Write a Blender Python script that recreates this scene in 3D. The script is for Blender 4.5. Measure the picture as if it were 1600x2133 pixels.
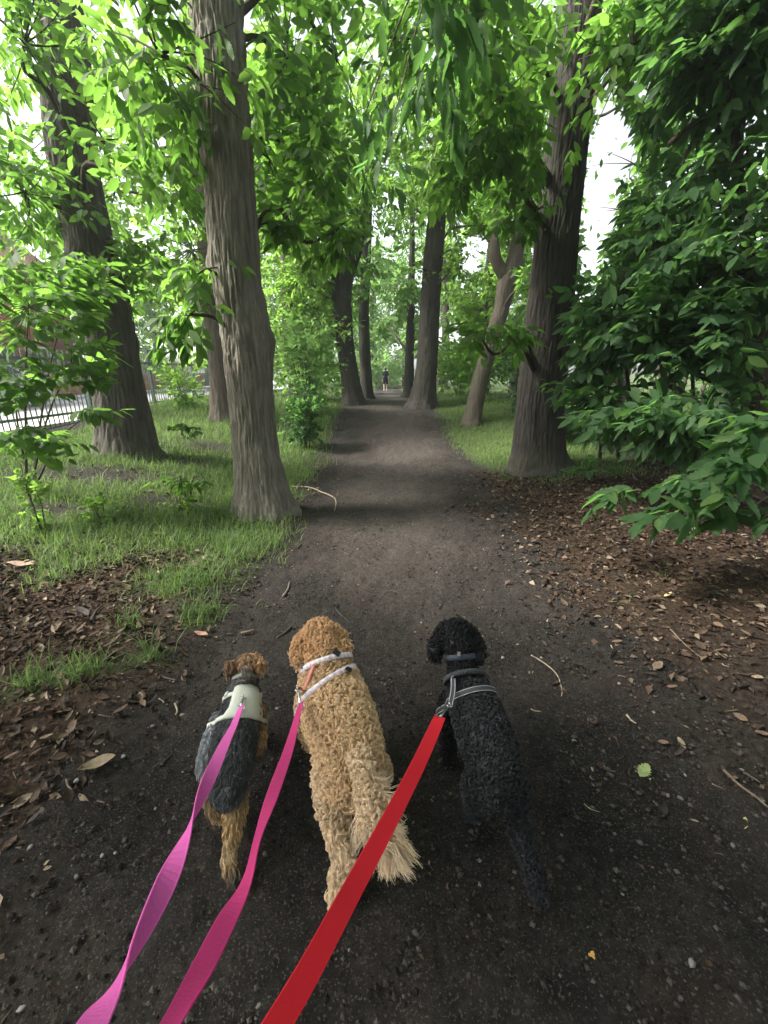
import bpy, math, random
import numpy as np
from mathutils import Vector, Matrix
from mathutils.bvhtree import BVHTree

for o in list(bpy.data.objects):
    bpy.data.objects.remove(o)
rng = np.random.default_rng(7)
random.seed(7)
SC = bpy.context.scene
COL = SC.collection

# ------------------------------------------------------------------ camera, sky, sun, exposure
CAM_H, F_PX, PITCH = 1.45, 860.0, math.radians(18.6)
cam_data = bpy.data.cameras.new('camera')
cam_data.sensor_fit = 'HORIZONTAL'
cam_data.sensor_width = 36.0
cam_data.lens = F_PX / 1600.0 * 36.0
cam_data.clip_start = 0.02
cam_data.clip_end = 2000.0
cam = bpy.data.objects.new('camera', cam_data)
COL.objects.link(cam)
cam.location = (0, 0, CAM_H)
cam.rotation_euler = (math.radians(90) - PITCH, 0, 0)
SC.camera = cam

SUN_EL, SUN_AZ = math.radians(46), math.radians(-94)      # azimuth from +Y towards +X: the open street on the left
world = bpy.data.worlds.new('World')
SC.world = world
world.use_nodes = True
nt = world.node_tree
for n in list(nt.nodes):
    nt.nodes.remove(n)
sky = nt.nodes.new('ShaderNodeTexSky')
sky.sky_type = 'NISHITA'
sky.sun_disc = False
sky.sun_elevation = SUN_EL
sky.sun_rotation = SUN_AZ
sky.air_density = 1.0
sky.dust_density = 3.0
sky.ozone_density = 1.0
bw = nt.nodes.new('ShaderNodeRGBToBW')
mixw = nt.nodes.new('ShaderNodeMix'); mixw.data_type = 'RGBA'
mixw.inputs['Factor'].default_value = 0.80                 # bright thin cloud: most of the blue is gone
bgn = nt.nodes.new('ShaderNodeBackground')
bgn.inputs['Strength'].default_value = 0.15
wo = nt.nodes.new('ShaderNodeOutputWorld')
nt.links.new(sky.outputs[0], bw.inputs[0])
nt.links.new(sky.outputs[0], mixw.inputs[6])
nt.links.new(bw.outputs[0], mixw.inputs[7])
nt.links.new(mixw.outputs[2], bgn.inputs['Color'])
nt.links.new(bgn.outputs[0], wo.inputs['Surface'])

sun_data = bpy.data.lights.new('sun', 'SUN')
sun_data.energy = 3.2
sun_data.angle = math.radians(14)
sun_data.color = (1.0, 0.95, 0.87)
sun = bpy.data.objects.new('sun', sun_data)
COL.objects.link(sun)
sd = Vector((math.sin(SUN_AZ) * math.cos(SUN_EL), math.cos(SUN_AZ) * math.cos(SUN_EL), math.sin(SUN_EL)))
sun.rotation_euler = sd.to_track_quat('Z', 'Y').to_euler()
sun.location = sd * 60

vs = SC.view_settings
vs.view_transform = 'Standard'
vs.look = 'None'
vs.exposure = 2.05
vs.gamma = 1.0
vs.use_curve_mapping = False
SC.cycles.max_bounces = 10
SC.cycles.diffuse_bounces = 6
SC.cycles.glossy_bounces = 2
SC.cycles.transmission_bounces = 7
SC.cycles.transparent_max_bounces = 4
SC.cycles.caustics_reflective = False
SC.cycles.caustics_refractive = False
SC.cycles.sample_clamp_indirect = 6.0
SC.cycles.use_denoising = True

# ------------------------------------------------------------------ camera maths (used to find where things stand)
CP, SP = math.cos(PITCH), math.sin(PITCH)

def ray(px, py):
    a, b = (px - 800) / F_PX, -(py - 1066.5) / F_PX
    return np.array([a, CP + b * SP, -SP + b * CP])

def pix(px, py, Y):                     # the point on a pixel's ray that lies Y metres ahead
    d = ray(px, py)
    return np.array([0, 0, CAM_H]) + d * (Y / d[1])

def pixd(px, py, dep):
    return np.array([0, 0, CAM_H]) + ray(px, py) * dep

def pixz(px, py, z):
    d = ray(px, py)
    return np.array([0, 0, CAM_H]) + d * ((z - CAM_H) / d[2])

def proj(P):
    P = np.atleast_2d(P)
    x, y, z = P[:, 0], P[:, 1], P[:, 2] - CAM_H
    dep = y * CP - z * SP
    up = y * SP + z * CP
    dd = np.where(dep > 0.05, dep, np.nan)
    return 800 + F_PX * x / dd, 1066.5 - F_PX * up / dd, dep

# ------------------------------------------------------------------ numeric noise
def _h(ix, iy, iz, seed):
    n = (ix * 374761393 + iy * 668265263 + iz * 2147483647 + seed * 1274126177) & 0xFFFFFFFF
    n = ((n ^ (n >> 13)) * 1274126177) & 0xFFFFFFFF
    return ((n ^ (n >> 16)) & 0xFFFF) / 65535.0

def noise(x, y, z=None, seed=0):
    x = np.asarray(x, float); y = np.asarray(y, float)
    z = np.zeros_like(x) if z is None else np.asarray(z, float)
    ix, iy, iz = (np.floor(v).astype(np.int64) for v in (x, y, z))
    fx, fy, fz = x - ix, y - iy, z - iz
    fx, fy, fz = (f * f * (3 - 2 * f) for f in (fx, fy, fz))
    out = 0
    for dx in (0, 1):
        for dy in (0, 1):
            for dz in (0, 1):
                w = (fx if dx else 1 - fx) * (fy if dy else 1 - fy) * (fz if dz else 1 - fz)
                out = out + w * _h(ix + dx, iy + dy, iz + dz, seed)
    return out

def fbm(x, y, z=None, seed=0, oct=4):
    s, a, t, f = 0, 0.5, 0, 1.0
    for i in range(oct):
        s = s + a * noise(np.asarray(x) * f, np.asarray(y) * f, None if z is None else np.asarray(z) * f, seed + i * 17)
        t += a; a *= 0.5; f *= 2.03
    return s / t

def sm(a, b, x):
    t = np.clip((np.asarray(x, float) - a) / (b - a), 0, 1)
    return t * t * (3 - 2 * t)

def nrm(v):
    return v / np.maximum(np.linalg.norm(v, axis=-1, keepdims=True), 1e-9)

# ------------------------------------------------------------------ the lie of the land
def gz0(x, y):
    x = np.asarray(x, float); y = np.asarray(y, float)
    crest = 0.55 * sm(7, 12.5, y) - 0.42 * sm(13.5, 30, y)
    bank = 0.30 * sm(-1.3, -4.2, x) * sm(2.6, 6.0, y) * (1 - 0.55 * sm(7, 12, y))
    right = 0.13 * sm(1.7, 3.2, x) * sm(3.5, 6.0, y)
    street = sm(-6.2, -7.2, x)
    base = crest + bank + right
    return base * (1 - street) + 0.42 * street

def path_edges(y):
    y = np.asarray(y, float)
    l = -1.02 + 0.22 * sm(3.6, 5.6, y) - 0.2 * sm(6.5, 9, y) + 0.55 * sm(12, 16, y)
    r = 1.35 + 0.15 * sm(3, 6, y) - 0.1 * sm(7, 10, y) - 0.15 * sm(12, 16, y)
    return l, r

def gz(x, y):
    x = np.asarray(x, float); y = np.asarray(y, float)
    l, r = path_edges(y)
    m = sm(l - 0.35, l + 0.15, x) * (1 - sm(r - 0.1, r + 0.5, x))
    st = 1 - sm(-6.0, -6.6, x)
    bump = (fbm(x * 1.1, y * 1.1, seed=3) - 0.5) * 0.14 * (1 - 0.7 * m) + (fbm(x * 6, y * 6, seed=5) - 0.5) * 0.035 * (1 - 0.5 * m)
    return gz0(x, y) - 0.035 * m + bump * st

def ground_at(px, py):                  # where a pixel's ray meets the ground
    d = ray(px, py)
    t = 0.3
    prev = t
    for i in range(4000):
        p = np.array([0, 0, CAM_H]) + d * t
        if p[2] <= float(gz(p[0], p[1])):
            break
        prev = t
        t += 0.004 + 0.004 * t
    return np.array([0, 0, CAM_H]) + d * ((t + prev) / 2)

def on_ground(x, y, dz=0.0):
    return np.array([x, y, float(gz(x, y)) + dz])

# ------------------------------------------------------------------ objects
def tag(o, label=None, cat=None, group=None, kind=None):
    if label: o['label'] = label
    if cat: o['category'] = cat
    if group: o['group'] = group
    if kind: o['kind'] = kind
    return o

def empty(name, loc, label=None, cat=None, group=None):
    o = bpy.data.objects.new(name, None)
    o.empty_display_size = 0.1
    COL.objects.link(o)
    o.location = Vector(loc)
    WORLD_M[o.name] = Matrix.Translation(Vector(loc))
    return tag(o, label, cat, group)

def link(name, me, parent=None, mw=None):
    o = bpy.data.objects.new(name, me)
    COL.objects.link(o)
    if parent is not None:
        o.parent = parent
        pm = WORLD_M.get(parent.name, parent.matrix_world.copy())
        o.matrix_parent_inverse = pm.inverted()
    if mw is not None:
        o.matrix_basis = mw
    WORLD_M[o.name] = (mw.copy() if mw is not None else Matrix.Identity(4))
    return o
WORLD_M = {}

LANDMARKS = [("the terrier head", 510, 1385), ("the terrier hind foot", 485, 1820), ("the golden dog head", 668, 1320), ("the black dog head", 952, 1330), ("the black dog hind foot", 1120, 1865),
             ("the white oblong pebble", 512, 1848), ("the pale curved twig", 1140, 1410), ("the pale yellow leaf", 1390, 1243), ("the green lobed leaf", 1340, 1612), ("the orange brown leaf", 1228, 2010),
             ("the low chestnut spray", 1440, 1060), ("the big dark right trunk", 1120, 980), ("the pale furrowed trunk", 548, 1050), ("the grass tongue", 380, 1230), ("the long pinkish leaf", 50, 1180),
             ("the large pale curled leaf", 205, 1597), ("the lone grass tuft", 170, 1395), ("the red lead", 720, 1880), ("the magenta lead", 350, 1830), ("the crimson lead", 470, 1920), ("the bottom left corner", 60, 2080),
             ("the bottom right corner", 1540, 2080), ("the long brown twig", 1550, 1650), ("the golden dog tail", 830, 1740), ("the dark straight stick", 597, 1318), ("the left edge of view", 5, 1700)]
def where(px, py):
    n, lx, ly = min(LANDMARKS, key=lambda q: (q[1] - px) ** 2 + ((q[2] - py) * 1.2) ** 2)
    dx, dy = px - lx, py - ly
    if math.hypot(dx, dy) < 35: return 'right by ' + n
    if abs(dx) > 1.2 * abs(dy): r = 'right of ' if dx > 0 else 'left of '
    else: r = 'nearer than ' if dy > 0 else 'just beyond '
    if math.hypot(dx, dy) > 150 and r[0] in 'rl': r = 'well ' + r
    return r + n

class MB:
    """collects world-space pieces; build() links them as one mesh object"""
    def __init__(self):
        self.V, self.Q, self.T, self.C, self.n = [], [], [], [], 0
    def add(self, V, Q=None, T=None, C=None):
        V = np.asarray(V, np.float32)
        self.V.append(V)
        if Q is not None and len(Q): self.Q.append(np.asarray(Q, np.int64) + self.n)
        if T is not None and len(T): self.T.append(np.asarray(T, np.int64) + self.n)
        c = np.ones((len(V), 4), np.float32)
        if C is not None: c[:, :3] = C
        self.C.append(c)
        self.n += len(V)
        return self
    def mesh(self, name, mat, smooth=True):
        V = np.concatenate(self.V) if self.V else np.zeros((0, 3), np.float32)
        Q = np.concatenate(self.Q) if self.Q else np.zeros((0, 4), np.int64)
        T = np.concatenate(self.T) if self.T else np.zeros((0, 3), np.int64)
        me = bpy.data.meshes.new(name)
        me.vertices.add(len(V)); me.vertices.foreach_set('co', V.ravel())
        loops = np.concatenate([Q.ravel(), T.ravel()])
        me.loops.add(len(loops)); me.loops.foreach_set('vertex_index', loops.astype(np.int32))
        me.polygons.add(len(Q) + len(T))
        st = np.concatenate([np.arange(len(Q)) * 4, len(Q) * 4 + np.arange(len(T)) * 3])
        me.polygons.foreach_set('loop_start', st.astype(np.int32))
        me.polygons.foreach_set('use_smooth', np.full(len(Q) + len(T), smooth))
        ca = me.color_attributes.new('Col', 'FLOAT_COLOR', 'POINT')
        ca.data.foreach_set('color', np.concatenate(self.C).ravel() if self.C else np.zeros(0, np.float32))
        me.update(calc_edges=True)
        me.validate()
        if mat: me.materials.append(mat)
        return me
    def build(self, name, mat, parent=None, smooth=True, kind=None):
        o = link(name, self.mesh(name, mat, smooth), parent)
        if kind: o['kind'] = kind
        return o

def catmull(pts, n):
    P = np.asarray(pts, float)
    if len(P) == 2:
        t = np.linspace(0, 1, n)[:, None]
        return P[0] * (1 - t) + P[1] * t
    Q = np.vstack([2 * P[0] - P[1], P, 2 * P[-1] - P[-2]])
    u = np.linspace(0, len(P) - 1, n)
    i = np.minimum(u.astype(int), len(P) - 2)
    t = (u - i)[:, None] if P.ndim > 1 else (u - i)
    a, b, c, d = Q[i], Q[i + 1], Q[i + 2], Q[i + 3]
    return 0.5 * (2 * b + (c - a) * t + (2 * a - 5 * b + 4 * c - d) * t ** 2 + (3 * b - a - 3 * c + d) * t ** 3)

def frames(P):
    T = nrm(np.gradient(P, axis=0))
    ref = np.array([0, 0, 1.0]) if abs(T[0][2]) < 0.9 else np.array([1.0, 0, 0])
    N = np.zeros_like(P)
    n = ref - T[0] * ref.dot(T[0]); n /= np.linalg.norm(n)
    for i in range(len(P)):
        n = n - T[i] * n.dot(T[i]); n /= max(np.linalg.norm(n), 1e-9)
        N[i] = n
    return T, N, np.cross(T, N)

def tube(P, R, sides=6, cap=True, flat=1.0):
    P = np.asarray(P, float); n = len(P)
    R = np.broadcast_to(np.asarray(R, float), (n,))
    T, N, B = frames(P)
    th = np.linspace(0, 2 * math.pi, sides, endpoint=False)
    V = P[:, None] + R[:, None, None] * (np.cos(th)[None, :, None] * N[:, None] + flat * np.sin(th)[None, :, None] * B[:, None])
    V = V.reshape(-1, 3)
    i = np.arange(n - 1)[:, None] * sides; j = np.arange(sides)[None]; k = (j + 1) % sides
    Q = np.stack([i + j, i + k, i + sides + k, i + sides + j], -1).reshape(-1, 4)
    Tt = []
    if cap:
        V = np.vstack([V, P[:1], P[-1:]])
        a, b = n * sides, n * sides + 1
        for s in range(sides):
            Tt.append((a, (s + 1) % sides, s))
            Tt.append((b, (n - 1) * sides + s, (n - 1) * sides + (s + 1) % sides))
    return V, Q, np.array(Tt, np.int64).reshape(-1, 3)

def many_tubes(P, R, sides=3):
    """P (N,n,3) paths, R (N,n) radii: thin tubes in one go"""
    N_, n, _ = P.shape
    T = nrm(np.gradient(P, axis=1))
    ref = np.where(np.abs(T[..., 2:3]) < 0.9, np.array([0, 0, 1.0]), np.array([1.0, 0, 0]))
    A = nrm(np.cross(T, ref)); B = np.cross(T, A)
    th = np.linspace(0, 2 * math.pi, sides, endpoint=False)
    V = P[:, :, None] + R[:, :, None, None] * (np.cos(th)[None, None, :, None] * A[:, :, None] + np.sin(th)[None, None, :, None] * B[:, :, None])
    V = V.reshape(-1, 3)
    i = np.arange(n - 1)[:, None] * sides; j = np.arange(sides)[None]; k = (j + 1) % sides
    q = np.stack([i + j, i + k, i + sides + k, i + sides + j], -1).reshape(-1, 4)
    Q = (q[None] + (np.arange(N_) * n * sides)[:, None, None]).reshape(-1, 4)
    return V, Q

def box(c, s, rz=0.0):
    c = np.asarray(c, float); s = np.asarray(s, float) / 2
    V = np.array([[x, y, z] for x in (-1, 1) for y in (-1, 1) for z in (-1, 1)]) * s
    if rz:
        ca, sa = math.cos(rz), math.sin(rz)
        V = V @ np.array([[ca, sa, 0], [-sa, ca, 0], [0, 0, 1]])
    Q = [(0, 1, 3, 2), (4, 6, 7, 5), (0, 4, 5, 1), (2, 3, 7, 6), (0, 2, 6, 4), (1, 5, 7, 3)]
    return V + c, Q

# ------------------------------------------------------------------ materials
def new_mat(name):
    m = bpy.data.materials.new(name)
    m.use_nodes = True
    t = m.node_tree
    for n in list(t.nodes): t.nodes.remove(n)
    out = t.nodes.new('ShaderNodeOutputMaterial')
    b = t.nodes.new('ShaderNodeBsdfPrincipled')
    t.links.new(b.outputs[0], out.inputs['Surface'])
    return m, t, b, out

def ramp(t, fac, stops):
    r = t.nodes.new('ShaderNodeValToRGB')
    while len(r.color_ramp.elements) < len(stops): r.color_ramp.elements.new(0.5)
    for e, (p, c) in zip(r.color_ramp.elements, stops):
        e.position = p; e.color = (*c, 1)
    t.links.new(fac, r.inputs[0])
    return r.outputs[0]

def tex(t, scale, detail=4, rough=0.6, vec=None, kind='noise'):
    n = t.nodes.new('ShaderNodeTexNoise' if kind == 'noise' else 'ShaderNodeTexVoronoi')
    n.inputs['Scale'].default_value = scale
    if kind == 'noise':
        n.inputs['Detail'].default_value = detail
        n.inputs['Roughness'].default_value = rough
    if vec is not None: t.links.new(vec, n.inputs['Vector'])
    return n.outputs[0]

def coords(t, scale=(1, 1, 1)):
    g = t.nodes.new('ShaderNodeNewGeometry')
    m = t.nodes.new('ShaderNodeMapping'); m.inputs['Scale'].default_value = scale
    t.links.new(g.outputs['Position'], m.inputs['Vector'])
    return m.outputs[0]

def mixc(t, fac, a, b, mode='MIX'):
    m = t.nodes.new('ShaderNodeMix'); m.data_type = 'RGBA'; m.blend_type = mode
    for s, v in ((0, fac), (6, a), (7, b)):
        if hasattr(v, 'is_linked'): t.links.new(v, m.inputs[s])
        else: m.inputs[s].default_value = v if s == 0 else (*v, 1)
    return m.outputs[2]

def bump(t, b, h, strength=0.5, dist=0.01):
    n = t.nodes.new('ShaderNodeBump')
    n.inputs['Strength'].default_value = strength
    n.inputs['Distance'].default_value = dist
    t.links.new(h, n.inputs['Height'])
    t.links.new(n.outputs[0], b.inputs['Normal'])

def attr(t, what='Color'):
    a = t.nodes.new('ShaderNodeAttribute'); a.attribute_name = 'Col'
    return a.outputs['Color']

def plain(name, c, rough=0.7, metal=0.0, var=0.15, scale=40.0, spec=0.3):
    m, t, b, o = new_mat(name)
    f = tex(t, scale, 3, vec=coords(t))
    cc = np.array(c)
    t.links.new(ramp(t, f, [(0.3, tuple(cc * (1 - var))), (0.7, tuple(np.minimum(cc * (1 + var), 1)))]), b.inputs['Base Color'])
    b.inputs['Roughness'].default_value = rough
    b.inputs['Metallic'].default_value = metal
    b.inputs['Specular IOR Level'].default_value = spec
    return m

def from_col(name, rough=0.85, spec=0.2, sheen=0.0, noise_amt=0.25, scale=150.0, bstr=0.0):
    m, t, b, o = new_mat(name)
    f = tex(t, scale, 3, vec=coords(t))
    k = ramp(t, f, [(0.25, (1 - noise_amt,) * 3), (0.75, (1 + noise_amt,) * 3)])
    t.links.new(mixc(t, 1.0, attr(t), k, 'MULTIPLY'), b.inputs['Base Color'])
    b.inputs['Roughness'].default_value = rough
    b.inputs['Specular IOR Level'].default_value = spec
    if sheen:
        b.inputs['Sheen Weight'].default_value = sheen
    if bstr: bump(t, b, f, bstr, 0.01)
    return m

def leaf_mat(name, dark, light, trans, tw=0.52, single=False, rough=0.6):
    m, t, b, o = new_mat(name)
    if single:
        oi = t.nodes.new('ShaderNodeObjectInfo'); r = oi.outputs['Random']
    else:
        sp = t.nodes.new('ShaderNodeSeparateColor'); t.links.new(attr(t), sp.inputs[0]); r = sp.outputs[0]
    base = ramp(t, r, [(0.0, dark), (0.8, light), (1.0, tuple(np.array(light) * (1.5, 1.2, 0.9)))])
    f = tex(t, 60.0, 2, vec=coords(t))
    base = mixc(t, 1.0, base, ramp(t, f, [(0.3, (0.82,) * 3), (0.7, (1.15,) * 3)]), 'MULTIPLY')
    t.links.new(base, b.inputs['Base Color'])
    b.inputs['Roughness'].default_value = rough
    b.inputs['Specular IOR Level'].default_value = 0.18
    tr = t.nodes.new('ShaderNodeBsdfTranslucent')
    tc = ramp(t, r, [(0.0, tuple(np.array(trans) * 0.75)), (1.0, tuple(np.array(trans) * 1.2))])
    t.links.new(tc, tr.inputs['Color'])
    ms = t.nodes.new('ShaderNodeMixShader'); ms.inputs[0].default_value = tw
    t.links.new(b.outputs[0], ms.inputs[1]); t.links.new(tr.outputs[0], ms.inputs[2])
    t.links.new(ms.outputs[0], o.inputs['Surface'])
    return m

def bark_mat(name, a, b_, moss=(0.07, 0.085, 0.045), mossy=0.3, sc=1.0):
    m, t, b, o = new_mat(name)
    v = coords(t, (14 * sc, 14 * sc, 1.6 * sc))
    f = tex(t, 1.6, 6, 0.65, v)
    c = ramp(t, f, [(0.25, a), (0.5, tuple((np.array(a) + b_) / 2)), (0.75, b_)])
    g = tex(t, 1.3, 4, 0.6, coords(t))
    mk = ramp(t, g, [(0.48, (0, 0, 0)), (0.68, (mossy,) * 3)])
    c = mixc(t, mk, c, moss)
    t.links.new(c, b.inputs['Base Color'])
    b.inputs['Roughness'].default_value = 0.92
    b.inputs['Specular IOR Level'].default_value = 0.15
    h = tex(t, 1.0, 5, 0.7, coords(t, (34 * sc, 34 * sc, 9 * sc)))
    bump(t, b, h, 0.9, 0.02)
    return m

LEAF = {}
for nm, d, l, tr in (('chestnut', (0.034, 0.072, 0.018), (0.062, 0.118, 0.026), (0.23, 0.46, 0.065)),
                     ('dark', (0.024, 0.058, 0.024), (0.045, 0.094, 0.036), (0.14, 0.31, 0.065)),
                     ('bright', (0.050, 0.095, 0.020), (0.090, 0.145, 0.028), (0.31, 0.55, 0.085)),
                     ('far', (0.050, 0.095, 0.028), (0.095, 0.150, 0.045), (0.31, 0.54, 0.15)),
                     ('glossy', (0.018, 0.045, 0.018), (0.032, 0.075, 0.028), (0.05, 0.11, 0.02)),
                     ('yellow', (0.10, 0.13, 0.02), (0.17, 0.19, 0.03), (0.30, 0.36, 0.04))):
    LEAF[nm] = (leaf_mat(nm + '_leaves', d, l, tr), leaf_mat(nm + '_leaf', d, l, tr, single=True))
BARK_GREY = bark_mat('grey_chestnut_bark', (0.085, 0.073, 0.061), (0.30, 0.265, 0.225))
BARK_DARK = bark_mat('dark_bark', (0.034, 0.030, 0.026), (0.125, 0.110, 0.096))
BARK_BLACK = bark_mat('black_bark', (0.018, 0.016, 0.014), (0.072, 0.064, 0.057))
BARK_PALE = bark_mat('pale_bark', (0.050, 0.040, 0.032), (0.150, 0.122, 0.098), mossy=0.4)
BARK_TWIG = bark_mat('twig_bark', (0.045, 0.036, 0.028), (0.12, 0.095, 0.075), sc=3.0)
# ------------------------------------------------------------------ leaves
def leaf_shape(rows, wmax, serr=0.0, fold=0.10, droop=0.16):
    """one leaf along +Y, length 1, its midrib sunk and its tip hanging"""
    ts = np.linspace(0, 1, rows)
    V, Q, T = [], [], []
    prev = None
    for i, t in enumerate(ts):
        z = -droop * t * t + 0.02 * math.sin(t * 9)
        if i in (0, rows - 1):
            V.append((0, t, z)); cur = (len(V) - 1,)
        else:
            w = wmax * (math.sin(math.pi * t ** 0.86) ** 0.8)
            if serr and i % 2: w *= 1 - serr
            k = len(V)
            V += [(-w, t + (0.02 if serr and i % 2 == 0 else 0), z + fold * w * 2), (0, t, z), (w, t + (0.02 if serr and i % 2 == 0 else 0), z + fold * w * 2)]
            cur = (k, k + 1, k + 2)
        if prev is not None:
            if len(prev) == 1 and len(cur) == 3: T += [(prev[0], cur[1], cur[0]), (prev[0], cur[2], cur[1])]
            elif len(cur) == 1: T += [(prev[0], prev[1], cur[0]), (prev[1], prev[2], cur[0])]
            else: Q += [(prev[0], prev[1], cur[1], cur[0]), (prev[1], prev[2], cur[2], cur[1])]
        prev = cur
    return np.array(V), np.array(Q, np.int64).reshape(-1, 4), np.array(T, np.int64).reshape(-1, 3)

LOD = {'hi': leaf_shape(7, 0.19), 'mid': leaf_shape(4, 0.21), 'lo': leaf_shape(3, 0.24)}
LOD['far'] = (np.array([(0, 0, 0), (-0.30, 0.5, 0.04), (0, 1, -0.15), (0.30, 0.5, 0.04)]), np.array([(0, 3, 2, 1)]), np.zeros((0, 3), np.int64))
SINGLE = {}
def single_meshes(kind, ratio):
    key = (kind, round(ratio, 2))
    if key not in SINGLE:
        out = []
        for k in range(3):
            V, Q, T = leaf_shape(15, 0.19 * ratio, serr=0.22, fold=(0.06, 0.12, 0.2)[k], droop=(0.08, 0.2, 0.32)[k])
            out.append(MB().add(V, Q, T).mesh('leaf', LEAF[kind][1]))
        SINGLE[key] = out
    return SINGLE[key]

def leaf_frames(O, D, k, L, ratio_j=0.25, hang=0.35, shoot=1.25):
    """sprays at O heading D: k leaves each, set alternately along a short shoot"""
    n = len(O)
    D = nrm(D)
    up = nrm(np.array([0, 0, 1.0]) + rng.normal(0, 0.35, (n, 3)))
    S = nrm(np.cross(D, up)); U = np.cross(S, D)
    t = (np.arange(k) / max(k - 1, 1))[None] + rng.normal(0, 0.06, (n, k))
    sgn = np.where(np.arange(k) % 2 == 0, 1, -1)[None] * np.ones((n, 1))
    ang = sgn * (1.25 - 0.85 * t + rng.normal(0, 0.22, (n, k)))
    pos = O[:, None] + D[:, None] * (t * shoot * L)[..., None] - np.array([0, 0, 1.0]) * (0.25 * shoot * L * t * t * hang)[..., None]
    ld = D[:, None] * np.cos(ang)[..., None] + S[:, None] * np.sin(ang)[..., None]
    ld = nrm(ld + np.array([0, 0, -1.0]) * (hang * rng.uniform(0.3, 1.7, (n, k)))[..., None])
    nn = U[:, None] + rng.normal(0, 0.35, (n, k, 3))
    nn = nrm(nn - ld * (nn * ld).sum(-1, keepdims=True))
    size = L * rng.uniform(0.45, 1.18, (n, k))
    return pos.reshape(-1, 3), ld.reshape(-1, 3), nn.reshape(-1, 3), size.reshape(-1)

GAPS = [(1288, 290, 50, 85, 0.97), (1262, 400, 36, 95, 0.975), (1236, 490, 26, 75, 0.95), (1345, 175, 30, 40, 0.85), (1262, 190, 34, 60, 0.8),
        (1005, 505, 42, 28, 0.93), (975, 540, 22, 30, 0.9), (520, 70, 18, 70, 0.9), (610, 40, 40, 50, 0.75), (385, 520, 60, 22, 0.7), (1110, 560, 14, 60, 0.8),
        (100, 300, 30, 40, 0.7), (60, 225, 25, 25, 0.7), (330, 300, 30, 26, 0.8), (720, 70, 28, 60, 0.7), (1330, 790, 30, 40, 0.6), (470, 300, 0.1, 0.1, 0)]
# sprays that would stand between the path and these trunks: few, as in an avenue kept clear
BANDS = [([(548, 1048), (530, 900), (515, 705), (488, 500), (471, 300), (457, 100), (450, -60)], 50, 4.3, .88),
         ([(263, 945), (245, 800), (214, 640), (168, 420), (148, 300), (142, 180), (122, -20)], 46, 5.9, .62),
         ([(1121, 985), (1124, 880), (1131, 780), (1142, 680), (1163, 450), (1174, 350), (1190, 220), (1213, -60)], 42, 6.0, .72),
         ([(880, 831), (899, 590), (912, 440)], 26, 12.0, .85), ([(1580, 900), (1582, 690), (1570, 580), (1552, 460), (1535, 290), (1546, 215), (1490, 110)], 20, 4.5, .75), ([(737, 826), (712, 600), (716, 560)], 24, 13.0, .8), ([(984, 838), (1056, 590), (1083, 470)], 26, 9.2, .35)]
def gap_keep(P, only_above=0.0):
    x, y, d = proj(P)
    keep = np.ones(len(P), bool)
    r = rng.random(len(P))
    for cx, cy, rx, ry, p in GAPS:
        if rx < 1: continue
        inside = ((x - cx) / rx) ** 2 + ((y - cy) / ry) ** 2 < 1
        keep &= ~(inside & (r < p))
    for pts, half, dep, p in BANDS:
        yy = np.array([q[1] for q in pts], float); xx = np.array([q[0] for q in pts], float)
        o_ = np.argsort(yy)
        cx = np.interp(y, yy[o_], xx[o_])
        keep &= ~((np.abs(x - cx) < half) & (y > yy.min()) & (y < yy.max()) & (d < dep) & (r < p))
    return keep

def put_leaves(root, fr, kind, lod, singles=0, min_px=13.0, name='foliage', cull=True, ratio=1.0, keepout=None):
    pos, ld, nn, size = (np.concatenate([f[i] for f in fr]) for i in range(4))
    k = gap_keep(pos) if cull else np.ones(len(pos), bool)
    x, y, d = proj(pos + ld * size[:, None] * 0.5)
    k &= ~((d < 0.55) & (np.abs(pos[:, 0]) < 1.2) & (pos[:, 1] > -0.6) & (pos[:, 2] < 3.0))
    if keepout is not None: k &= keepout(pos)
    pos, ld, nn, size, x, y, d = pos[k], ld[k], nn[k], size[k], x[k], y[k], d[k]
    sd_ = np.cross(ld, nn)
    plen = F_PX * size / np.maximum(d, 0.1)
    pick = np.zeros(len(pos), bool)
    if singles:
        a, b, _ = proj(pos); a2, b2, _ = proj(pos + ld * size[:, None])
        plen = np.hypot(a2 - a, b2 - b)
        plen = np.where(np.isfinite(plen) & (d > 0.2) & (x > 0) & (x < 1600) & (y > 0) & (y < 2133), plen, 0)
        order = np.argsort(-plen)[:singles]
        order = order[plen[order] >= min_px]
        pick[order] = True
        ms = single_meshes(kind, ratio)
        for i in order:
            s = size[i]
            M = Matrix(((sd_[i, 0] * s, ld[i, 0] * s, nn[i, 0] * s, pos[i, 0]), (sd_[i, 1] * s, ld[i, 1] * s, nn[i, 1] * s, pos[i, 1]),
                        (sd_[i, 2] * s, ld[i, 2] * s, nn[i, 2] * s, pos[i, 2]), (0, 0, 0, 1)))
            link('leaf', ms[i % 3], root, M)
    r = ~pick
    if r.any():
        Vt, Qt, Tt = LOD[lod]
        Vt = Vt * np.array([ratio, 1, 1])
        n = r.sum()
        V = pos[r][:, None] + size[r][:, None, None] * (Vt[None, :, 0:1] * sd_[r][:, None] + Vt[None, :, 1:2] * ld[r][:, None] + Vt[None, :, 2:3] * nn[r][:, None])
        off = (np.arange(n) * len(Vt))[:, None, None]
        c = np.repeat(rng.random((n, 1)), len(Vt), 0)
        MB().add(V.reshape(-1, 3), (Qt[None] + off).reshape(-1, 4) if len(Qt) else None, (Tt[None] + off).reshape(-1, 3) if len(Tt) else None,
                 C=np.repeat(c, 3, 1)).build(name, LEAF[kind][0], root, smooth=lod in ('hi', 'mid'), kind='stuff')
    return r.sum()

def in_ball(n, hollow=0.35):
    v = nrm(rng.normal(0, 1, (n, 3)))
    return v * (hollow + (1 - hollow) * rng.random((n, 1)) ** 0.5)

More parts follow.
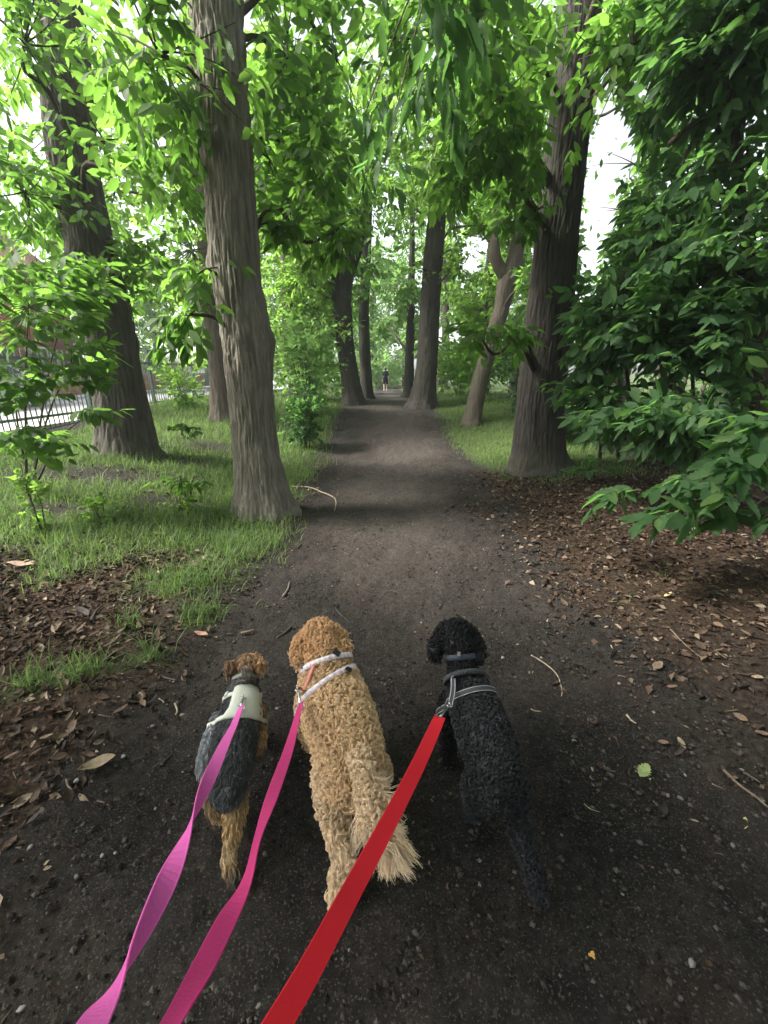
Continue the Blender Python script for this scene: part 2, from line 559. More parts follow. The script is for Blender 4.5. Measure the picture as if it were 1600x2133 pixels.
DENS = {'hi': 1.2, 'mid': 1.35, 'lo': 1.65, 'far': 1.1}
def crown(root, trunk, specs, kind, lod, L, k=7, singles=0, hang=0.35, ratio=1.0, twig_r=0.010, limb_r=0.045, limbs=True, min_px=13.0, bark=None, per=12, keepout=None, cull=True):
    """specs: (px, py, Y, rx, ry, rz, sprays) by sight line, or ('w', x, y, z, rx, ry, rz, sprays) by place"""
    fr, tw = [], MB()
    trunk = np.asarray(trunk)
    for sp in specs:
        if sp[0] == 'w': C = np.array(sp[1:4], float); R = np.array(sp[4:7]); n = sp[7]
        else: C = pix(sp[0], sp[1], sp[2]); R = np.array(sp[3:6]); n = sp[6]
        n = int(n * DENS[lod])
        dz = trunk[:, 2] - (C[2] - 0.35 * np.linalg.norm(trunk[:, :2] - C[:2], axis=1))
        A = trunk[np.argmin(np.abs(dz) + 0.2 * np.linalg.norm(trunk - C, axis=1))]
        dist = np.linalg.norm(A - C)
        if limbs and dist > 0.25:
            mid = (A + C) / 2 + np.array([0, 0, 0.10 * dist]) + rng.normal(0, 0.06 * dist, 3)
            m2 = A * 0.25 + C * 0.75 + np.array([0, 0, 0.06 * dist]) + rng.normal(0, 0.05 * dist, 3)
            P = catmull([A, A * 0.6 + mid * 0.4, mid, m2, C], 14)
            V, Q, T = tube(P, np.linspace(limb_r * min(1.6, 0.5 + dist * 0.25), twig_r * 1.3, 14), 7)
            MB().add(V, Q, T).build('branch', bark or BARK_TWIG, root)
        nb = max(3, n // per)
        tips = C + in_ball(nb, 0.45) * R
        mids = C + (tips - C) * 0.5 + rng.normal(0, 0.10, (nb, 3)) * R
        ts_ = 7 if lod == 'mid' else 5
        tt = np.linspace(0, 1, ts_)
        B = (C[None, None] * ((1 - tt) ** 2)[None, :, None] + 2 * mids[:, None] * (tt * (1 - tt))[None, :, None] + tips[:, None] * (tt ** 2)[None, :, None])
        V, Q = many_tubes(B, np.repeat(np.linspace(twig_r, twig_r * 0.3, ts_)[None], nb, 0), 3)
        tw.add(V, Q)
        bi = rng.integers(0, nb, n); t = rng.uniform(0.25, 1.0, n)
        f = t * (ts_ - 1); i0 = np.minimum(f.astype(int), ts_ - 2); ff = (f - i0)[:, None]
        O = B[bi, i0] * (1 - ff) + B[bi, i0 + 1] * ff + rng.normal(0, 0.24, (n, 3)) * R
        D = nrm(tips[bi] - C) * 0.7 + rng.normal(0, 0.6, (n, 3)) * np.array([1, 1, 0.45])
        fr.append(leaf_frames(O, D, k, L, hang=hang))
    tw.build('twigs', bark or BARK_TWIG, root, kind='stuff')
    put_leaves(root, fr, kind, lod, singles, ratio=ratio, min_px=min_px, keepout=keepout, cull=cull)

# ------------------------------------------------------------------ trunks
def trunk_mesh(P, R, around, along, depth, seed, flare=0.35, freq=9.0, knots=()):
    P = np.asarray(P, float)
    seg = np.r_[0, np.cumsum(np.linalg.norm(np.diff(P, axis=0), axis=1))]
    s = np.linspace(0, seg[-1], along)
    u = np.interp(s, seg, np.arange(len(P)))
    PP = catmull(P, 400); uu = np.linspace(0, len(P) - 1, 400)
    C = np.stack([np.interp(u, uu, PP[:, i]) for i in range(3)], 1)
    rr = np.interp(u, np.arange(len(R)), R)
    T, N, B = frames(C)
    th = np.linspace(0, 2 * math.pi, around, endpoint=False)
    S, TH = np.meshgrid(s, th, indexing='ij')
    r = np.repeat(rr[:, None], around, 1)
    hgt = S - 0.3
    lob = 0.55 + 0.45 * np.cos(5 * TH + seed) * np.cos(2 * TH + 1.3 * seed)
    r = r * (1 + flare * np.exp(-np.maximum(hgt, 0) / 0.22) * (0.5 + lob))
    r = r * (1 + 0.10 * (fbm(np.cos(TH) * 1.3 + seed, np.sin(TH) * 1.3, S * 0.8, seed) - 0.5) * 2)
    for (kz, kth, ks, kr) in knots:
        dth = np.angle(np.exp(1j * (TH - kth)))
        r = r + kr * np.exp(-((S - kz) / ks) ** 2 - (dth / 0.55) ** 2)
    cx, cy = np.cos(TH) * rr.mean() * freq, np.sin(TH) * rr.mean() * freq
    tw_ = S * 0.35
    n1 = fbm(cx * 3.6 + 1.6 * noise(cx * 0.9, cy * 0.9, S * 3.0, seed), cy * 3.6, S * 3.6 + tw_, seed + 1, 3)
    ridge = 1 - np.abs(2 * n1 - 1) * 3.4
    n2 = fbm(cx * 6, cy * 6, S * 11, seed + 2, 3)
    r = r - depth * np.clip(ridge, 0, 1) + depth * 1.5 * (n2 - 0.5)
    V = C[:, None] + r[..., None] * (np.cos(TH)[..., None] * N[:, None] + np.sin(TH)[..., None] * B[:, None])
    i = np.arange(along - 1)[:, None] * around; j = np.arange(around)[None]; k = (j + 1) % around
    Q = np.stack([i + j, i + k, i + around + k, i + around + j], -1).reshape(-1, 4)
    return V.reshape(-1, 3), Q, C

def px_trunk(rows, Y, top=9.0, sink=0.3):
    """trunk centre line and radii from its width along sight lines at distance Y"""
    P, R = [], []
    for px, py, w in rows:
        p = pix(px, py, Y); d = proj(p)[2][0]
        P.append(p); R.append(w / 2 * d / F_PX)
    P[0][2] = float(gz(P[0][0], P[0][1]))
    lo = P[0].copy(); lo[2] -= sink
    P.insert(0, lo); R.insert(0, R[0])
    dirn = nrm(P[-1] - P[-2])
    if top and P[-1][2] < top:
        n = 4
        step = (top - P[-1][2]) / max(dirn[2], 0.3) / n
        for i in range(n):
            q = P[-1] + dirn * step + rng.normal(0, 0.05, 3)
            P.append(q); R.append(max(R[-1] * 0.82, 0.03))
    return np.array(P), np.array(R)

def tree(name, label, rows, Y, bark, around=40, along=90, depth=0.012, seed=1, top=9.0, flare=0.3, group=None, knots=(), freq=9.0, cat='tree'):
    P, R = px_trunk(rows, Y, top)
    root = empty(name, P[1], label, cat, group)
    V, Q, C = trunk_mesh(P, R, around, along, depth, seed, flare, freq, knots)
    MB().add(V, Q).build('trunk', bark, root)
    return root, C

def shrub(name, label, base, h, spread, stems, n, kind, lod, L, k=6, singles=0, ratio=1.3, group=None, hang=0.2, cat='shrub', lean=(0, 0), keepout=None, min_px=11.0):
    base = np.asarray(base, float)
    root = empty(name, base, label, cat, group)
    fr = []
    for s in range(stems):
        a = rng.uniform(0, 2 * math.pi); rr = spread * rng.uniform(0.25, 1)
        tip = base + np.array([math.cos(a) * rr + lean[0], math.sin(a) * rr + lean[1], h * rng.uniform(0.7, 1.05)])
        m = (base + tip) / 2 + np.array([0, 0, 0.12 * h]) + rng.normal(0, 0.05 * h, 3)
        b0 = base + np.array([math.cos(a), math.sin(a), 0]) * 0.04 - np.array([0, 0, 0.04])
        P = catmull([b0, m, tip], 10)
        V, Q, T = tube(P, np.linspace(0.006 + 0.004 * h, 0.0025, 10), 5)
        MB().add(V, Q, T).build('stem', BARK_TWIG, root)
        c = max(1, n // stems)
        t = rng.uniform(0.25, 1, c); ii = np.minimum((t * 9).astype(int), 8)
        O = P[ii] + rng.normal(0, 1, (c, 3)) * np.array([0.28, 0.28, 0.16]) * spread
        O[:, 2] = np.maximum(O[:, 2], base[2] + 0.05)
        D = nrm(O - (base + np.array([0, 0, h * 0.4]))) + rng.normal(0, 0.5, (c, 3))
        fr.append(leaf_frames(O, D, k, L, hang=hang))
    put_leaves(root, fr, kind, lod, singles, ratio=ratio, min_px=min_px, keepout=keepout)
    return root
# ------------------------------------------------------------------ where grass, litter and bare soil lie
def blob(x, y, cx, cy, rx, ry):
    return np.exp(-(((x - cx) / rx) ** 2 + ((y - cy) / ry) ** 2) ** 1.5)

G_PATCH = [(*ground_at(px, py)[:2], rx, ry) for px, py, rx, ry in
           [(390, 1205, .36, .26), (500, 1130, .40, .5), (170, 1395, .15, .09), (310, 1365, .10, .07), (80, 1420, .13, .08), (420, 1285, .13, .10), (270, 1300, .07, .06), (60, 1090, .9, .2)]]
BARE = [(*ground_at(px, py)[:2], rx, ry) for px, py, rx, ry in
        [(220, 990, 1.3, .36), (450, 935, .7, .42), (330, 1045, .5, .2), (370, 965, .6, .3), (640, 1010, .25, .3), (120, 1060, .4, .16)]]

def grassiness(x, y):
    l, r = path_edges(y)
    w = (fbm(x * 1.6, y * 1.6, seed=21) - 0.5)
    left = sm(l - 0.05 + w * 0.5, l - 0.55 + w * 0.5, x) * sm(2.75, 3.35, y + w * 1.3)
    g = left * (0.75 + 0.5 * w)
    for cx, cy, rx, ry in G_PATCH: g = np.maximum(g, blob(x, y, cx, cy, rx, ry) * (x < l + 0.25))
    for cx, cy, rx, ry in BARE: g = g * (1 - 0.97 * blob(x, y, cx, cy, rx, ry))
    edge_r = r + 0.05 - 0.25 * sm(6, 8, y)
    right = sm(edge_r + w * 0.5, edge_r + 0.45 + w * 0.5, x) * sm(5.3, 6.4, y + w * 0.8) * (1 - 0.9 * sm(3.3, 4.2, x))
    g = np.maximum(g, right * (0.85 + 0.3 * w))
    return np.clip(g, 0, 1) * (x > -6.3)

def litterness(x, y):
    l, r = path_edges(y)
    w = (fbm(x * 2.2, y * 2.2, seed=33) - 0.5)
    a = sm(r - 0.75 + w, r + 0.5 + w, x) * (1 - sm(5.6, 6.8, y)) * (.12 + .88 * sm(1.0, 2.6, y + w))
    b = sm(l + 0.1 + w * 0.7, l - 0.5 + w * 0.7, x) * (1 - sm(3.0, 4.0, y))
    return np.clip(np.maximum(a, b) * (1 - 0.8 * grassiness(x, y)), 0, 1)

def grid_mesh(x0, x1, y0, y1, dx, dy, zf):
    xs = np.arange(x0, x1 + dx / 2, dx); ys = np.arange(y0, y1 + dy / 2, dy)
    X, Y = np.meshgrid(xs, ys)
    V = np.stack([X, Y, zf(X, Y)], -1).reshape(-1, 3)
    nx, ny = len(xs), len(ys)
    i = np.arange(ny - 1)[:, None] * nx; j = np.arange(nx - 1)[None]
    Q = np.stack([i + j, i + j + 1, i + nx + j + 1, i + nx + j], -1).reshape(-1, 4)
    return V, Q

def warp_axis(lim_near, step, lim_far, far_n):
    near = np.arange(-lim_near, lim_near + step / 2, step)
    far = lim_near + (lim_far - lim_near) * np.linspace(0, 1, far_n + 1)[1:] ** 2
    return np.r_[-far[::-1], near, far]

xs = warp_axis(8.0, 0.12, 260, 40)
ys = np.r_[-60, -20, -8, -4, np.arange(-2.0, 16, 0.12), 16 + 400 * np.linspace(0, 1, 60)[1:] ** 2]
X, Y = np.meshgrid(xs, ys)
_l, _r = path_edges(Y)
under = sm(_l + .12, _l + .45, X) * (1 - sm(_r - .45, _r - .12, X)) * (Y > -.5) * (Y < 70)
V = np.stack([X, Y, gz(X, Y) - .07 * under], -1).reshape(-1, 3)
nx, ny = len(xs), len(ys)
ii = np.arange(ny - 1)[:, None] * nx; jj = np.arange(nx - 1)[None]
Q = np.stack([ii + jj, ii + jj + 1, ii + nx + jj + 1, ii + nx + jj], -1).reshape(-1, 4)
far_green = sm(13, 16, Y) * 0.6 + sm(9, 12, np.abs(X)) * 0.6
gr = np.maximum(grassiness(X, Y), np.clip(far_green, 0, 1) * (np.abs(X - .3) > 1.3)).ravel()
li = litterness(X, Y).ravel()
m, t, b, o = new_mat('woodland_soil')
sp = t.nodes.new('ShaderNodeSeparateColor'); t.links.new(attr(t), sp.inputs[0])
pos = coords(t)
n1 = tex(t, 38, 8, 0.72, pos); n2 = tex(t, 2.2, 5, 0.6, pos); n3 = tex(t, 120, 3, 0.6, pos)
soil = ramp(t, n1, [(0.30, (0.012, 0.0105, 0.0095)), (0.55, (0.028, 0.024, 0.021)), (0.74, (0.065, 0.056, 0.048))])
lit = ramp(t, n1, [(0.28, (0.016, 0.0105, 0.0075)), (0.52, (0.046, 0.029, 0.019)), (0.72, (0.12, 0.083, 0.057))])
grs = ramp(t, n1, [(0.30, (0.030, 0.048, 0.014)), (0.70, (0.095, 0.130, 0.045))])
c = mixc(t, sp.outputs[1], soil, lit)
c = mixc(t, sp.outputs[0], c, grs)
t.links.new(c, b.inputs['Base Color'])
b.inputs['Roughness'].default_value = 0.95
b.inputs['Specular IOR Level'].default_value = 0.12
bump(t, b, n1, 0.9, 0.02)
GROUND_MAT = m
MB().add(V, Q, C=np.stack([gr, li, np.zeros_like(gr)], 1)).build('ground', GROUND_MAT, kind='structure')

# the trodden path: a sheet whose edges dip under the ground
rows_y = np.r_[np.arange(-.6, 7, 0.026), np.arange(7, 15, 0.06), 15 + 60 * np.linspace(0, 1, 60)[1:] ** 1.5]
us = np.linspace(-0.16, 1.16, 112)
Yp = np.repeat(rows_y[:, None], len(us), 1)
lp, rp = path_edges(rows_y)
wl = (fbm(rows_y * 1.3, rows_y * 0 + 4.4, seed=8) - 0.5) * 0.35; wr = (fbm(rows_y * 1.1, rows_y * 0 + 9.4, seed=9) - 0.5) * 0.5
Xp = (lp + wl)[:, None] + (rp + wr - lp - wl)[:, None] * us[None]
dipe = np.minimum(sm(-0.16, 0.10, us), sm(1.16, 0.90, us))[None] + (fbm(Xp * 4, Yp * 4, seed=14) - 0.5) * 0.7 * (1 - np.minimum(sm(.05, .25, us), sm(.95, .75, us)))[None]
clod = (fbm(Xp * 5, Yp * 5, seed=13, oct=2) - 0.5) * 0.030 + (fbm(Xp * 16, Yp * 16, seed=15, oct=3) - 0.5) * 0.026 + (fbm(Xp * 34, Yp * 34, seed=16, oct=2) - 0.5) * 0.018
worn_near_shade = np.exp(-((us[None] - .48 - .12 * np.sin(Yp * .9)) / .26) ** 2) * sm(1.6, 3.2, Yp)  # worn centre paler; the near fade paints foreground shade into the earth colour
Zp = gz(Xp, Yp) + 0.022 * np.clip(dipe, -0.4, 1) - 0.012 + clod
nx, ny = len(us), len(rows_y)
ii = np.arange(ny - 1)[:, None] * nx; jj = np.arange(nx - 1)[None]
Q = np.stack([ii + jj, ii + jj + 1, ii + nx + jj + 1, ii + nx + jj], -1).reshape(-1, 4)
m, t, b, o = new_mat('trodden_earth')
pos = coords(t)
n1 = tex(t, 30, 8, 0.75, pos); n2 = tex(t, 1.3, 5, 0.62, pos); n3 = tex(t, 2.7, 3, 0.5, pos); n4 = tex(t, 90, 2, 0.5, pos)
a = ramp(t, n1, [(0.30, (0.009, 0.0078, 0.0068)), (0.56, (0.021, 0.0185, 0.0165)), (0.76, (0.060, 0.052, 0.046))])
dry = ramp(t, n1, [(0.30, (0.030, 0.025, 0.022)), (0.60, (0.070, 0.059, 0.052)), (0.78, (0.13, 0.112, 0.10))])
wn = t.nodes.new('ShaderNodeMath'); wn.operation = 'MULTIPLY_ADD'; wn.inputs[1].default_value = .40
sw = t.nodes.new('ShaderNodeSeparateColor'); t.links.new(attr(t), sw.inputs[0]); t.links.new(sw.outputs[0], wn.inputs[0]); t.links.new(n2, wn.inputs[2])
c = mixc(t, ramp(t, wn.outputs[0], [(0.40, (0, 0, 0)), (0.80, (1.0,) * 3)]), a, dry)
c = mixc(t, ramp(t, n3, [(0.55, (0, 0, 0)), (0.75, (0.5,) * 3)]), c, (0.048, 0.029, 0.024))
g1 = tex(t, 150, 2, 0.5, pos); g2 = tex(t, 75, 3, 0.6, pos); g3 = tex(t, 42, 2, 0.5, pos)
c = mixc(t, ramp(t, g2, [(0.30, (.75,) * 3), (0.42, (0, 0, 0))]), c, (0.006, 0.0052, 0.0046))
c = mixc(t, ramp(t, g1, [(0.60, (0, 0, 0)), (0.66, (.8,) * 3)]), c, (0.105, 0.092, 0.080))
c = mixc(t, ramp(t, g3, [(0.67, (0, 0, 0)), (0.71, (.8,) * 3)]), c, (0.085, 0.066, 0.050))
t.links.new(c, b.inputs['Base Color'])
b.inputs['Roughness'].default_value = 0.93
b.inputs['Specular IOR Level'].default_value = 0.15
bump(t, b, n1, 1.0, 0.03)
PATH_MAT = m
MB().add(np.stack([Xp, Yp, Zp], -1).reshape(-1, 3), Q, C=np.repeat(worn_near_shade.reshape(-1, 1), 3, 1)).build('path', PATH_MAT, kind='structure')

# ------------------------------------------------------------------ the street on the left
tarmac = plain('tarmac', (0.26, 0.26, 0.265), 0.9, var=0.12, scale=60)
slab = plain('paving', (0.50, 0.49, 0.47), 0.9, var=0.12, scale=20)
kerbm = plain('kerb_stone', (0.36, 0.35, 0.33), 0.85, var=0.1, scale=30)
zs = 0.42
V_, Q_ = grid_mesh(-8.3, -6.75, -30, 90, 0.31, 1.0, lambda x, y: 0 * x + zs + 0.05)
sk = np.array([(-6.75, -30, zs - .1), (-6.75, 90, zs - .1), (-6.75, 90, zs + .05), (-6.75, -30, zs + .05)])
MB().add(V_, Q_).add(sk, [(0, 1, 2, 3)]).build('pavement', slab, kind='structure')
V_, Q_ = grid_mesh(-13.0, -8.43, -30, 90, 0.4, 1.0, lambda x, y: 0 * x + zs + 0.012)
MB().add(V_, Q_).build('road', tarmac, kind='structure')
kb = MB()
for xk in (-8.365, -13.06):
    for i in range(60):
        kb.add(*box((xk, -5 + i * 0.92, zs - 0.005), (0.125, 0.90, 0.12)))
kb.build('kerb', kerbm, kind='structure')
V_, Q_ = grid_mesh(-14.6, -13.13, -30, 90, 0.4, 1.0, lambda x, y: 0 * x + zs + 0.05)
MB().add(V_, Q_).build('far_pavement', slab, kind='structure')

# garden wall over the street, of courses of bricks, with a clipped hedge behind it
brick_m = plain('red_brick', (0.36, 0.13, 0.085), 0.9, var=0.3, scale=3)
mortar = plain('mortar', (0.40, 0.37, 0.33), 0.95)
w = empty('garden_wall', (-14.9, 20, zs), 'low red brick garden wall across the street beyond the fence', 'wall')
V_, Q_ = box((-14.9, 22, zs + 0.47), (0.20, 30, 0.96)); MB().add(V_, Q_).build('mortar_core', mortar, w)
brk = MB()
for cx in range(12):
    for k in range(128):
        y = 7.2 + k * 0.232 + (0.116 if cx % 2 else 0)
        brk.add(*box((-14.9, y, zs + 0.05 + cx * 0.077), (0.225, 0.218, 0.065)))
brk.build('brickwork', brick_m, w, smooth=False, kind='stuff')
V_, Q_ = box((-14.9, 22, zs + 0.99), (0.30, 30.1, 0.07)); MB().add(V_, Q_).build('coping', kerbm, w)

hr = empty('hedge', (-15.8, 20, zs), 'yellow green clipped hedge behind the low red garden wall', 'hedge')
n = 2600
O = np.stack([rng.uniform(-16.4, -15.2, n), rng.uniform(12, 36, n), zs + rng.uniform(0.3, 2.1, n)], 1)
put_leaves(hr, [leaf_frames(O, rng.normal(0, 1, (n, 3)), 6, 0.11)], 'yellow', 'far', cull=False)
sb = MB()
for i in range(40):
    y = 12 + i * 0.6
    V_, Q_, T_ = tube([(-15.8, y, zs - 0.1), (-15.8 + rng.normal(0, .1), y + rng.normal(0, .2), zs + 1.8)], [0.03, 0.01], 5); sb.add(V_, Q_, T_)
sb.build('stems', BARK_TWIG, hr, kind='stuff')

# brick house across the street
hs = empty('brick_house', (-20, 19, zs), 'red brick house with pale window frames seen through leaves across the street', 'house')
render_w = plain('white_frame_paint', (0.75, 0.75, 0.73), 0.5)
glass = plain('window_glass', (0.04, 0.05, 0.055), 0.08, spec=0.6)
tilem = plain('roof_tiles', (0.22, 0.10, 0.075), 0.85, var=0.3, scale=8)
V_, Q_ = box((-20, 20, zs + 2.7), (6, 9, 5.4)); MB().add(V_, Q_).build('wall', brick_m, hs)
rf = MB().add(np.array([(-23.4, 15.1, zs + 5.4), (-16.6, 15.1, zs + 5.4), (-16.6, 24.9, zs + 5.4), (-23.4, 24.9, zs + 5.4), (-20, 15.1, zs + 8.2), (-20, 24.9, zs + 8.2)]),
              [(0, 4, 5, 3), (1, 2, 5, 4), (0, 3, 2, 1)], [(0, 1, 4), (3, 5, 2)])
roof = rf.build('roof', tilem, hs, smooth=False)
V_, Q_ = box((-20, 21, zs + 8.6), (0.9, 0.7, 1.6)); MB().add(V_, Q_).build('chimney', brick_m, roof)
for yy, z0 in ((17.2, 1.6), (21.8, 1.6), (17.2, 4.2), (19.6, 4.2), (22.2, 4.2)):
    fo = MB()
    for dy, dz, sy, sz in ((-0.65, 0, .09, 1.3), (0.65, 0, .09, 1.3), (0, 0.61, 1.21, .09), (0, -0.61, 1.21, .09), (0, 0, .06, 1.13)):
        fo.add(*box((-16.985, yy + dy, zs + z0 + dz), (0.12, sy, sz)))
    wf = fo.build('window', render_w, hs, smooth=False)
    V_, Q_ = box((-17.0, yy, zs + z0), (0.05, 1.2, 1.12)); MB().add(V_, Q_).build('pane', glass, wf)
V_, Q_ = box((-16.98, 19.6, zs + 1.05), (0.1, 0.95, 2.1)); d_ = MB().add(V_, Q_).build('door', plain('door_paint', (0.05, 0.10, 0.09), 0.4), hs)
hs2 = MB(); 

# parked car by the far kerb, glimpsed through the railings
def car(x, y, z, paint, label):
    r = empty('parked_car', (x, y, z), label, 'car')
    # side profile (along y, heading +y), extruded over width with tumblehome
    prof = [(-2.0, .30), (-2.05, .62), (-1.9, .85), (-1.45, .92), (-0.95, 1.38), (0.35, 1.42), (1.05, .98), (1.85, .84), (2.05, .60), (2.0, .30)]
    ws = [.80, .84, .84, .82, .62, .62, .80, .82, .80, .78]
    V = [(x - w_, y + a, z + h) for (a, h), w_ in zip(prof, ws)] + [(x + w_, y + a, z + h) for (a, h), w_ in zip(prof, ws)]
    n = len(prof)
    Q = [(i, i + 1, n + i + 1, n + i) for i in range(n - 1)] + [(n - 1, 0, n, 2 * n - 1)]
    T = [(0, i + 1, i) for i in range(1, n - 1)] + [(n, n + i, n + i + 1) for i in range(1, n - 1)]
    MB().add(np.array(V), Q, T).build('body', paint, r, smooth=False)
    for s in (-1, 1):
        V = np.array([(x + s * .80, y - 1.2, z + .95), (x + s * .655, y - .85, z + 1.32), (x + s * .655, y + .30, z + 1.34), (x + s * .80, y + .85, z + 1.0)]) + np.array([s * .035, 0, 0])
        MB().add(V, [(0, 1, 2, 3)]).build('side_window', glass, r)
        for dy in (-1.28, 1.28):
            Pw = [(x + s * .68, y + dy, z + .31), (x + s * .86, y + dy, z + .31)]
            V_, Q_, T_ = tube(Pw, [.31, .31], 18); wh = MB().add(V_, Q_, T_).build('wheel', plain('tyre_rubber', (.02, .02, .02), .8), r)
            Pw = [(x + s * .80, y + dy, z + .31), (x + s * .875, y + dy, z + .31)]
            V_, Q_, T_ = tube(Pw, [.19, .17], 12); MB().add(V_, Q_, T_).build('rim', plain('rim_metal', (.5, .5, .5), .35, .8), wh)
        V_, Q_ = box((x + s * .6, y - 2.03, z + .66), (.28, .08, .14)); MB().add(V_, Q_).build('tail_light', plain('tail_lens', (.4, .02, .02), .2), r)
car(-12.0, 12.6, zs + .025, plain('silver_paint', (.45, .46, .48), .3, .3), 'silver parked car at the far kerb glimpsed between the railings')

# ------------------------------------------------------------------ railings along the street
rail_m = plain('green_grey_paint', (0.13, 0.165, 0.155), 0.5, var=0.2)
fx = -6.35
fence = empty('railing_fence', (fx, 10, float(gz(fx, 10))), 'dark green metal railings between the grass bank and the street', 'fence')
def fz(y): return 0.40 + 0 * y
posts = [4.0, 6.6, 9.2, 11.8, 14.4, 17.0, 19.6]
for py_ in posts:
    pb = MB()
    pb.add(*box((fx, py_, fz(py_) + 0.72), (0.075, 0.075, 1.74)))
    pb.add(*box((fx, py_, fz(py_) + 1.61), (0.095, 0.095, 0.045)))
    pb.build('post', rail_m, fence, smooth=False)
for a, b2 in zip(posts[:-1], posts[1:]):
    for hz in (0.28, 1.30):
        MB().add(*box((fx, (a + b2) / 2, fz(a) + hz), (0.035, b2 - a - 0.08, 0.045))).build('rail', rail_m, fence, smooth=False)
V_, Q_, T_ = tube([(0, 0, 0.06), (0, 0, 1.40), (0, 0, 1.47)], [0.011, 0.011, 0.003], 6)
bar = MB().add(V_, Q_, T_).mesh('bar', rail_m)
for a in np.arange(4.1, 19.5, 0.125):
    if min(abs(a - p) for p in posts) < 0.07: continue
    link('bar', bar, fence, Matrix.Translation((fx, float(a), fz(a))))

# ------------------------------------------------------------------ the trees along the path
near_grass_keep = lambda P: P[:, 2] > gz(P[:, 0], P[:, 1]) + 0.03
OVER = lambda x, y, z, rx, ry, rz, n: ('w', x, y, z, rx, ry, rz, n)

root, C = tree('chestnut_tree', 'big straight chestnut trunk with pale furrowed bark, left edge of the path, nearest the dogs',
               [(548, 1048, 112), (541, 990, 98), (530, 900, 92), (522, 800, 96), (515, 705, 104), (498, 600, 98), (488, 500, 102), (480, 400, 100), (471, 300, 104), (464, 200, 104), (457, 100, 104), (452, 0, 106)],
               4.35, BARK_GREY, 250, 330, 0.017, 3, top=8.5, flare=0.32, knots=((2.05, 0.2, .10, .03), (1.55, 2.6, .1, .025), (2.7, 3.4, .09, .04), (0.9, 5.2, .12, .02)), freq=10)
T1 = root
crown(root, C, [(330, 110, 4.0, .8, .8, .6, 110), (600, 120, 4.9, .6, .8, .7, 90), (640, 330, 5.4, .7, .9, .7, 110), (335, 330, 4.7, .6, .7, .5, 60),
                (610, 480, 4.9, .42, .45, .28, 36), (395, 655, 3.95, .28, .25, .17, 14), (430, 560, 4.1, .25, .2, .2, 10), (700, 480, 5.2, .35, .3, .25, 26), 
                OVER(-2.2, 1.6, 6.8, 1.8, 1.5, .8, 170), (560, 330, 5.6, .3, .6, .6, 40), (700, 120, 5.6, .8, .9, .7, 90)],
      'chestnut', 'mid', 0.165, singles=230, hang=0.5)

root, C = tree('chestnut_tree', 'leaning dark chestnut trunk on the grass bank between the railings and the pale furrowed tree',
               [(263, 945, 112), (255, 890, 100), (245, 800, 94), (232, 720, 96), (214, 640, 98), (190, 520, 92), (168, 420, 90), (148, 300, 94), (142, 180, 94), (131, 60, 88), (122, -20, 86)],
               6.15, BARK_DARK, 170, 230, 0.018, 9, top=9, flare=0.28, freq=9, knots=((1.9, 1.0, .12, .04), (2.9, 4.2, .1, .03)))
crown(root, C, [(50, 90, 5.2, .9, .9, .8, 110), (215, 290, 5.4, .5, .5, .5, 34), (50, 400, 5.6, .8, .9, .7, 100), (285, 560, 6.3, .5, .6, .5, 50), 
                (60, 560, 5.4, .6, .6, .45, 60)], 'chestnut', 'mid', 0.16, singles=160, hang=0.5)

root, C = tree('chestnut_tree', 'pale trunk partly hidden behind the pale furrowed tree, beside the leafy bush by the railings',
               [(463, 850, 48), (458, 770, 42), (452, 700, 42), (440, 600, 38), (430, 520, 36), (428, 440, 36), (418, 330, 34)], 9.6, BARK_PALE, 60, 120, 0.018, 13, top=9, flare=0.25)
crown(root, C, [(400, 520, 9.3, 1.5, 1.4, 1.2, 120), (330, 230, 9.6, 1.8, 1.8, 1.5, 150), (560, 210, 9.8, 1.6, 1.8, 1.6, 140), (560, 420, 9.8, .9, 1., .8, 60), (240, 400, 9.5, 1.2, 1.2, 1.1, 70), (300, 560, 9.5, 1.3, 1.2, .8, 70), (120, 250, 10.5, 2.2, 2, 1.8, 140), (60, 500, 10.5, 2, 2, 1.2, 100), (680, 300, 10.5, 1.4, 1.4, 1.2, 100)],
      'bright', 'lo', 0.19, singles=0, twig_r=0.014)

root, C = tree('sapling', 'thin bare sapling trunk leaning against the back of the dark chestnut', [(318, 892, 14), (300, 830, 15), (286, 760, 14), (276, 690, 12), (270, 640, 9)], 6.9, BARK_PALE, 12, 40, 0.003, 4, top=3.4, flare=0.1)
crown(root, C, [(300, 610, 6.9, .4, .4, .35, 16)], 'chestnut', 'lo', 0.14)

